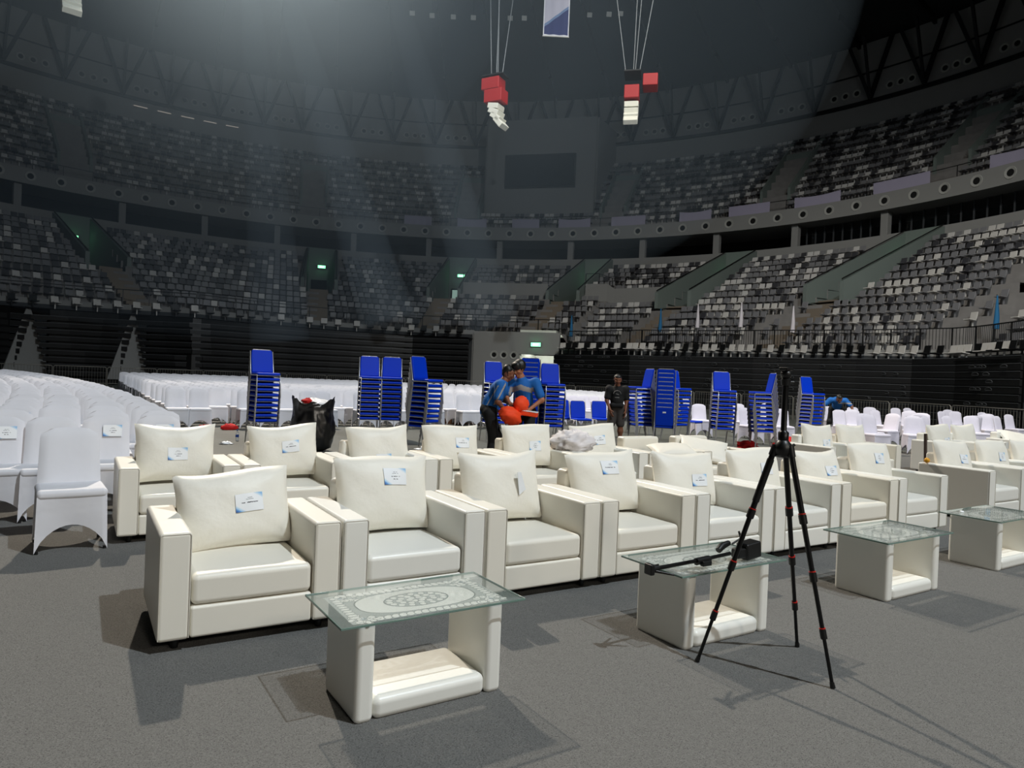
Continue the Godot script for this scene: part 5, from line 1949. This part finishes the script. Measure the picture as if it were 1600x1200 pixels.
func split(mb: MB, pick: Callable) -> Array:   # two meshes: the triangles picked, and the rest
	var out := [MB.new(), MB.new()]
	var map := [{}, {}]
	for k in range(0, mb.ix.size(), 3):
		var c := (mb.v[mb.ix[k]] + mb.v[mb.ix[k + 1]] + mb.v[mb.ix[k + 2]]) / 3.0
		var w := 0 if pick.call(c) else 1
		for j in 3:
			var i := mb.ix[k + j]
			if not map[w].has(i):
				map[w][i] = out[w].v.size()
				out[w].v.append(mb.v[i]); out[w].n.append(mb.n[i]); out[w].uv.append(Vector2.ZERO)
			out[w].ix.append(map[w][i])
	return out

# palm, four fingers and a thumb: d along the fingers, n out of the back of the hand, side: +1 when the thumb lies along n x d
func hand_bones(w: Vector3, d: Vector3, n: Vector3, side: float, curl: float) -> Array:
	d = d.normalized()
	n = (n - d * n.dot(d)).normalized()
	var x := n.cross(d) * side
	var b := []
	for k in 4:
		var o := w + x * (0.027 - 0.018 * k)
		b.append([w + x * (0.018 - 0.012 * k), o + d * 0.085, 0.016, 0.0125])
		var p := o + d * 0.085
		var ln: float = [0.040, 0.045, 0.042, 0.033][k]
		var ang := curl * 0.7
		for j in 3:
			var e := d * cos(ang) - n * sin(ang)
			var q: Vector3 = p + e * ln * [1.0, 0.7, 0.55][j]
			b.append([p, q, 0.0105 - 0.001 * j, 0.0095 - 0.001 * j])
			p = q
			ang += curl
	var tb := w + x * 0.022 + d * 0.02
	var t1 := tb + (x * 0.75 + d * 0.6 - n * 0.35).normalized() * 0.042
	var t2 := t1 + (x * 0.25 + d * 0.85 - n * 0.5).normalized() * 0.034
	b.append([tb, t1, 0.015, 0.012])
	b.append([t1, t2, 0.0115, 0.009])
	return b

func add_head(t: Node3D, body: MB, c: Vector3, f: Vector3, u: Vector3, hair_big: float) -> void:
	f = f.normalized()
	u = (u - f * u.dot(f)).normalized()
	var r := u.cross(f)
	var q := func(x: float, y: float, z: float) -> Vector3: return c + r * x + u * y + f * z
	var b := [[q.call(0, 0.035, -0.025), q.call(0, 0.03, 0.02), 0.088, 0.078], [q.call(0, -0.02, -0.02), q.call(0, -0.03, 0.025), 0.072, 0.064],
		[q.call(0, -0.055, 0.03), q.call(0, -0.088, 0.052), 0.052, 0.030], [q.call(-0.03, -0.065, 0.0), q.call(0, -0.095, 0.05), 0.036, 0.022], [q.call(0.03, -0.065, 0.0), q.call(0, -0.095, 0.05), 0.036, 0.022],
		[q.call(0, 0.005, 0.090), q.call(0, -0.032, 0.106), 0.010, 0.014], [q.call(-0.012, -0.036, 0.094), q.call(0.012, -0.036, 0.094), 0.011, 0.011],
		[q.call(-0.04, 0.028, 0.078), q.call(0.04, 0.028, 0.078), 0.013, 0.013], [q.call(-0.045, -0.025, 0.06), q.call(-0.04, -0.03, 0.065), 0.024, 0.022], [q.call(0.045, -0.025, 0.06), q.call(0.04, -0.03, 0.065), 0.024, 0.022],
		[q.call(-0.018, -0.062, 0.088), q.call(0.018, -0.062, 0.088), 0.010, 0.010], [q.call(-0.080, 0.012, -0.012), q.call(-0.080, -0.025, -0.006), 0.015, 0.011], [q.call(0.080, 0.012, -0.012), q.call(0.080, -0.025, -0.006), 0.015, 0.011]]
	flesh(body, b, 0.007, 0.014)
	var hm := MB.new()
	flesh(hm, [[q.call(0, 0.052, -0.035), q.call(0, 0.062, 0.028), 0.090 + hair_big, 0.066 + hair_big], [q.call(0, 0.0, -0.055), q.call(0, -0.035, -0.055), 0.066 + hair_big * 0.4, 0.05], [q.call(-0.05, 0.045, -0.02), q.call(-0.062, 0.0, -0.018), 0.046, 0.024], [q.call(0.05, 0.045, -0.02), q.call(0.062, 0.0, -0.018), 0.046, 0.024], [q.call(-0.035, 0.082, 0.055), q.call(0.035, 0.085, 0.055), 0.026 + hair_big, 0.026 + hair_big]], 0.009, 0.02)
	part(t, "hair", hm.mesh(), M.hair)
	for s in [-1.0, 1.0]:
		var em := MB.new()
		em.lathe(Transform3D(Basis(r, f, -u), q.call(0.033 * s, 0.007, 0.074)), [Vector2(0.013, 0), Vector2(0.010, 0.006), Vector2(0, 0.009)], 10)
		part(t, "eye", em.mesh(), M.hair)
		em = MB.new()
		em.tube([q.call(0.018 * s, 0.030, 0.092), q.call(0.05 * s, 0.033, 0.079)], [0.0045, 0.003], 6)
		part(t, "eyebrow", em.mesh(), M.hair)
	var lm := MB.new()
	lm.tube([q.call(-0.022, -0.061, 0.092), q.call(0, -0.059, 0.1), q.call(0.022, -0.061, 0.092)], [0.003, 0.006, 0.003], 6)
	part(t, "mouth", lm.mesh(), M.lips)

# j: joints of the pose, in metres, the figure facing +z
func person(label: String, pos: Vector3, yaw: float, j: Dictionary, skin: Material, top: Material, legs: Material, trim: Callable, trim_mat: Material, shorts: bool, hair_big := 0.0) -> Node3D:
	var t := thing("person", label, "person", pos, yaw)
	var body := MB.new()
	var b := []
	b.append([j.pelvis, j.belly, 0.135, 0.125])
	b.append([j.belly, j.chest, 0.125, 0.13])
	b.append([j.chest, j.neck, 0.12, 0.062])
	b.append([j.neck, j.head + (j.neck - j.head) * 0.3, 0.056, 0.052])
	for s in ["r", "l"]:
		b.append([j.chest, j["sh_" + s], 0.10, 0.062])
		b.append([j["sh_" + s], j["el_" + s], 0.055, 0.042])
		b.append([j["el_" + s], j["wr_" + s], 0.042, 0.028])
		b.append([j.pelvis, j["hip_" + s], 0.12, 0.098])
		b.append([j["hip_" + s], j["kn_" + s], 0.092, 0.060])
		b.append([j["kn_" + s], j["kn_" + s].lerp(j["an_" + s], 0.35), 0.058, 0.062])
		b.append([j["kn_" + s].lerp(j["an_" + s], 0.35), j["an_" + s], 0.060, 0.040])
	flesh(body, b, 0.016, 0.045)
	for s in ["r", "l"]:
		flesh(body, hand_bones(j["wr_" + s], j["hd_" + s], j["hn_" + s], 1.0 if s == "r" else -1.0, j["curl"]), 0.0055, 0.008)
	add_head(t, body, j.head, j.look, j.up, hair_big)
	part(t, "body", body.mesh(), skin)
	# shirt: torso and upper arms, a finger's breadth looser
	var sb := [[j.pelvis + (j.belly - j.pelvis) * -0.1, j.belly, 0.138, 0.130], [j.belly, j.chest, 0.130, 0.135], [j.chest, j.chest.lerp(j.neck, 0.75), 0.125, 0.075]]
	for s in ["r", "l"]:
		sb.append([j.chest, j["sh_" + s], 0.105, 0.070])
		sb.append([j["sh_" + s], j["sh_" + s].lerp(j["el_" + s], 0.72), 0.068, 0.064])
	var sm := MB.new()
	flesh(sm, sb, 0.014, 0.045, 0.014)
	var two := split(sm, trim)
	part(t, "shirt", two[1].mesh(), top)
	if two[0].v.size(): part(t, "shirt_panel", two[0].mesh(), trim_mat)
	var lb := [[j.pelvis, j.belly.lerp(j.pelvis, 0.6), 0.138, 0.130]]
	for s in ["r", "l"]:
		lb.append([j.pelvis, j["hip_" + s], 0.125, 0.102])
		if shorts: lb.append([j["hip_" + s], j["hip_" + s].lerp(j["kn_" + s], 0.92), 0.100, 0.086])
		else:
			lb.append([j["hip_" + s], j["kn_" + s], 0.097, 0.070])
			lb.append([j["kn_" + s], j["an_" + s], 0.070, 0.060])
	var lm := MB.new()
	flesh(lm, lb, 0.016, 0.04, 0.012)
	part(t, "shorts" if shorts else "trousers", lm.mesh(), legs)
	for s in ["r", "l"]:
		var fm := MB.new()
		var a: Vector3 = j["an_" + s]
		var o: Vector3 = j.get("toe", Vector3(0, 0, 1))
		flesh(fm, [[Vector3(a.x, 0.05, a.z) - o * 0.05, Vector3(a.x, 0.042, a.z) + o * 0.16, 0.048, 0.036], [Vector3(a.x, 0.08, a.z), Vector3(a.x, 0.05, a.z) + o * 0.06, 0.05, 0.045]], 0.014, 0.03)
		for k in fm.v.size(): fm.v[k].y = maxf(fm.v[k].y, 0.004)
		part(t, "shoe", fm.mesh(), M.black_plastic)
	return t

func build_people() -> void:
	# side-on worker
	var a := {"pelvis": Vector3(0, 0.93, -0.10), "belly": Vector3(0, 1.08, -0.05), "chest": Vector3(0, 1.27, 0.05), "neck": Vector3(0, 1.42, 0.13), "head": Vector3(0.0, 1.555, 0.20), "look": Vector3(0.1, -0.38, 1), "up": Vector3(0, 1, 0.35),
		"sh_r": Vector3(-0.19, 1.35, 0.06), "el_r": Vector3(-0.25, 1.08, 0.03), "wr_r": Vector3(-0.23, 0.90, 0.20), "hd_r": Vector3(0.1, -0.75, 0.6), "hn_r": Vector3(-1, 0, 0.1),
		"sh_l": Vector3(0.19, 1.35, 0.06), "el_l": Vector3(0.23, 1.10, 0.14), "wr_l": Vector3(0.10, 1.0, 0.34), "hd_l": Vector3(-0.2, -0.1, 1), "hn_l": Vector3(0.8, 0.5, 0),
		"hip_r": Vector3(-0.10, 0.88, -0.09), "kn_r": Vector3(-0.11, 0.49, -0.02), "an_r": Vector3(-0.11, 0.09, -0.06), "hip_l": Vector3(0.10, 0.88, -0.09), "kn_l": Vector3(0.11, 0.49, 0.05), "an_l": Vector3(0.11, 0.09, 0.10), "curl": 0.55}
	var trim := func(c: Vector3) -> bool: return (absf(c.z - (0.0 + (c.y - 1.08) * 0.5)) < 0.016 and c.x < -0.08 and c.y > 1.02) or (absf(c.z + 0.02 - (c.y - 1.08) * 0.5 + 0.09) < 0.008 and c.y < 1.35)
	person("worker in a blue shirt, bent side-on with an orange bundle under one arm", Vector3(5.93, 0, -10.1), 62, a, M.skin_dark, M.shirt_blue, M.trousers_black, trim, M.shirt_trim, false)
	# worker facing us
	var b := {"pelvis": Vector3(0, 0.95, -0.08), "belly": Vector3(0, 1.11, -0.04), "chest": Vector3(0.0, 1.32, 0.04), "neck": Vector3(-0.03, 1.49, 0.10), "head": Vector3(-0.06, 1.63, 0.155), "look": Vector3(-0.45, -0.40, 1), "up": Vector3(-0.12, 1, 0.35),
		"sh_r": Vector3(-0.20, 1.40, 0.05), "el_r": Vector3(-0.27, 1.15, 0.12), "wr_r": Vector3(-0.13, 1.03, 0.30), "hd_r": Vector3(0.6, -0.25, 0.5), "hn_r": Vector3(-0.5, 0.3, 0.8),
		"sh_l": Vector3(0.21, 1.41, 0.03), "el_l": Vector3(0.34, 1.13, 0.05), "wr_l": Vector3(0.16, 0.95, 0.24), "hd_l": Vector3(-0.9, -0.15, 0.35), "hn_l": Vector3(0.3, -0.5, 0.8),
		"hip_r": Vector3(-0.10, 0.90, -0.07), "kn_r": Vector3(-0.13, 0.50, 0.0), "an_r": Vector3(-0.14, 0.09, -0.05), "hip_l": Vector3(0.10, 0.90, -0.07), "kn_l": Vector3(0.13, 0.50, 0.02), "an_l": Vector3(0.15, 0.09, -0.03), "curl": 0.6}
	trim = func(c: Vector3) -> bool: return c.z > -0.02 and ((c.y > 1.285 - absf(c.x) * 0.3 and c.y < 1.375 - absf(c.x) * 0.35 and absf(c.x) < 0.2) or (absf(absf(c.x) - 0.185 - (1.3 - c.y) * 0.12) < 0.018 and c.y > 1.12 and c.y < 1.33))
	person("tall worker in a blue shirt with a grey chest band, holding an orange box", Vector3(6.42, 0, -10.0), -50, b, M.skin, M.shirt_blue, M.trousers_black, trim, M.shirt_trim, false, 0.022)
	# what they hold
	solo("orange_bundle", "bright orange cloth bundle under the side-on worker's arm", "cloth", lump(Vector3(0.20, 0.14, 0.15), 81, 0.22, 24, 16, false), M.orange_cloth, Transform3D(Basis(Vector3(0, 0, 1), -0.4), Vector3(6.00, 0.86, -9.72)))
	solo("orange_bundle", "bright orange cloth held against the tall worker's belly", "cloth", lump(Vector3(0.13, 0.13, 0.10), 83, 0.22, 24, 16, false), M.orange_cloth, Transform3D(Basis(Vector3(0, 0, 1), -0.5), Vector3(6.20, 1.05, -9.72)))
	var g := thing("orange_box", "flat orange box with a white lid edge held in the tall worker's hand", "box", Vector3(6.33, 0.90, -9.68), -40)
	var mb := MB.new()
	mb.rbox(rot(Vector3(0, 0, 1), -6), Vector3(0.30, 0.075, 0.20), 0.012, 2)
	part(g, "box", mb.mesh(), M.orange_cloth)
	mb = MB.new()
	mb.rbox(rot(Vector3(0, 0, 1), -6, Vector3(0, 0.042, 0)), Vector3(0.31, 0.014, 0.21), 0.005, 1)
	part(g, "lid", mb.mesh(), M.paper)
	# teenager in black
	var c := {"pelvis": Vector3(0, 0.90, -0.04), "belly": Vector3(0, 1.05, 0.0), "chest": Vector3(0, 1.22, 0.0), "neck": Vector3(0.0, 1.38, 0.04), "head": Vector3(0.0, 1.52, 0.09), "look": Vector3(0.12, -0.12, 1), "up": Vector3(0.05, 1, 0.1),
		"sh_r": Vector3(-0.19, 1.31, 0.0), "el_r": Vector3(-0.235, 1.04, 0.03), "wr_r": Vector3(-0.15, 0.82, 0.15), "hd_r": Vector3(0.25, -0.9, 0.25), "hn_r": Vector3(-0.7, 0, 0.6),
		"sh_l": Vector3(0.19, 1.31, 0.0), "el_l": Vector3(0.22, 1.04, -0.02), "wr_l": Vector3(0.205, 0.81, 0.08), "hd_l": Vector3(0.0, -1, 0.15), "hn_l": Vector3(0.9, 0, 0.2),
		"hip_r": Vector3(-0.09, 0.86, -0.03), "kn_r": Vector3(-0.12, 0.47, 0.05), "an_r": Vector3(-0.13, 0.09, -0.04), "hip_l": Vector3(0.09, 0.86, -0.03), "kn_l": Vector3(0.10, 0.47, 0.02), "an_l": Vector3(0.11, 0.09, -0.03), "curl": 0.35}
	var none := func(_c: Vector3) -> bool: return false
	var p := person("teenager in a black printed T-shirt and grey shorts, standing stooped facing the camera", Vector3(10.72, 0, -12.65), -40, c, M.skin_dark, M.shirt_black, M.shorts_grey, none, M.shirt_trim, true)
	mb = MB.new()
	var arc := []
	for k in 9:
		var an := PI * k / 8.0
		arc.append(Vector3(cos(an) * 0.085, 1.20 + sin(an) * 0.075, 0.142 + 0.012 * sin(an)))
	mb.tube(arc, 0.0045, 5)
	mb.tube([Vector3(-0.05, 1.115, 0.150), Vector3(0.05, 1.115, 0.150)], 0.006, 5)
	mb.tube([Vector3(-0.03, 1.20, 0.155), Vector3(0.035, 1.185, 0.155)], 0.005, 5)
	part(p, "white_print", mb.mesh(), M.shirt_trim)
	mb = MB.new()
	flesh(mb, [[Vector3(-0.09, 0.93, 0.10), Vector3(0.10, 0.93, 0.10), 0.065, 0.06]], 0.012, 0.02)
	part(p, "waist_bag", mb.mesh(), M.shirt_black)
	# cleaner bending over the chairs
	var d := {"pelvis": Vector3(0, 0.92, -0.22), "belly": Vector3(0, 1.02, -0.10), "chest": Vector3(0, 1.14, 0.12), "neck": Vector3(0.0, 1.19, 0.28), "head": Vector3(0.02, 1.22, 0.42), "look": Vector3(0.1, -0.6, 1), "up": Vector3(0, 1, 0.6),
		"sh_r": Vector3(-0.22, 1.16, 0.14), "el_r": Vector3(-0.42, 0.98, 0.18), "wr_r": Vector3(-0.50, 0.76, 0.25), "hd_r": Vector3(-0.1, -0.9, 0.3), "hn_r": Vector3(-0.8, 0, -0.3),
		"sh_l": Vector3(0.22, 1.16, 0.14), "el_l": Vector3(0.40, 0.98, 0.22), "wr_l": Vector3(0.44, 0.78, 0.34), "hd_l": Vector3(0.1, -0.9, 0.3), "hn_l": Vector3(0.8, 0, -0.3),
		"hip_r": Vector3(-0.13, 0.86, -0.22), "kn_r": Vector3(-0.20, 0.47, -0.12), "an_r": Vector3(-0.24, 0.09, -0.22), "hip_l": Vector3(0.13, 0.86, -0.22), "kn_l": Vector3(0.20, 0.47, -0.10), "an_l": Vector3(0.28, 0.09, -0.20), "curl": 0.8}
	trim = func(q: Vector3) -> bool: return q.y < 1.10 and q.y > 1.06 and q.z > 0.1 and q.x > 0.0
	person("cleaner in a bright blue shirt bending low over the loose covered chairs", Vector3(20.9, 0, -13.75), -52, d, M.skin_dark, M.shirt_blue, M.trousers_black, trim, M.shirt_trim, false)

# ---------------------------------------------------------------- floodlights: a housing, a glowing lens and the light just in front of it
func flood(called: String, label: String, pos: Vector3, aim: Vector3, energy: float, color: Color, half: float, soft: float, size: float) -> void:
	var t := thing(called, label, "floodlight", pos)
	var z := (pos - aim).normalized()      # -z looks at the aim
	var x := Vector3.UP.cross(z).normalized()
	t.basis = Basis(x, z.cross(x), z)
	var mb := MB.new()
	mb.lathe(Transform3D(Basis(Vector3.RIGHT, -PI / 2), Vector3(0, 0, 0.05)), [Vector2(size + 0.06, 0), Vector2(size + 0.08, -0.02), Vector2(size + 0.04, -0.3), Vector2(0.08, -0.45), Vector2(0, -0.45)], 20)
	part(t, "housing", mb.mesh(), M.lamp_housing)
	mb = MB.new()
	mb.lathe(Transform3D(Basis(Vector3.RIGHT, -PI / 2), Vector3.ZERO), [Vector2(size, 0), Vector2(0, 0.01)], 20)
	part(t, "lens", mb.mesh(), M.lamp_lens)
	mb = MB.new()
	mb.tube([Vector3(0, 0.1, 0.2), t.basis.inverse() * Vector3(0, 10, 0)], 0.03, 6)
	part(t, "hanging_rod", mb.mesh(), M.steel_dark)
	var l := SpotLight3D.new()
	l.name = called + "_light"
	l.light_color = color
	l.light_energy = energy
	l.light_size = size
	l.spot_angle = half
	l.spot_angle_attenuation = soft
	l.spot_range = 200
	l.spot_attenuation = 2
	l.shadow_enabled = true
	t.add_child(l, true)
	l.position = Vector3(0, 0, -0.12)

func fog(called: String, label: String, shape: int, size: Vector3, t: Transform3D, density: float, c := Color(0.82, 0.92, 1.0)) -> void:
	var f := FogVolume.new()
	f.name = called
	f.shape = shape
	f.size = size
	var m := FogMaterial.new()
	m.resource_name = called
	m.density = density
	m.albedo = c
	f.material = m
	add_child(f, true)
	f.transform = t
	tag(f, label, "haze", "", "stuff")

func build_haze() -> void:
	var b := Basis(Vector3.UP, TURN)
	var o := Vector3(0.8507 * -16.0 + 0.5257 * 40.0, 21.0, 0.5257 * -16.0 - 0.8507 * 40.0)
	fog("haze", "thin smoke haze hanging in the roof over the dim side", RenderingServer.FOG_VOLUME_SHAPE_ELLIPSOID, Vector3(66, 36, 54), Transform3D(b, o), 0.0052)
	fog("haze", "denser fog shaped to give the glow round the roof floodlight", RenderingServer.FOG_VOLUME_SHAPE_ELLIPSOID, Vector3(26, 20, 22), Transform3D(b, LAMP + Vector3(0, -5, 0)), 0.0105)  # extra fog placed to give the glow round the lamp
	# dense fog cones stand in for the light streaks below the floodlight
	var right := b.x
	for s in [[0.0, 7.0, 0.045], [0.0, 19.4, 0.055], [5.1, 18.4, 0.04]]:
		var top: Vector3 = LAMP + right * s[0]
		var d: Vector3 = (Vector3.DOWN + right * tan(deg_to_rad(s[1]))).normalized()
		var h := 23.0
		var y := -d
		var x := y.cross(b.z).normalized()
		fog("shaft_fog_cone", "dense fog cone standing in for a light shaft near the roof floodlight", RenderingServer.FOG_VOLUME_SHAPE_CONE, Vector3(2.6, h, 2.6), Transform3D(Basis(x, y, x.cross(y)), top + d * h * 0.5), s[2])
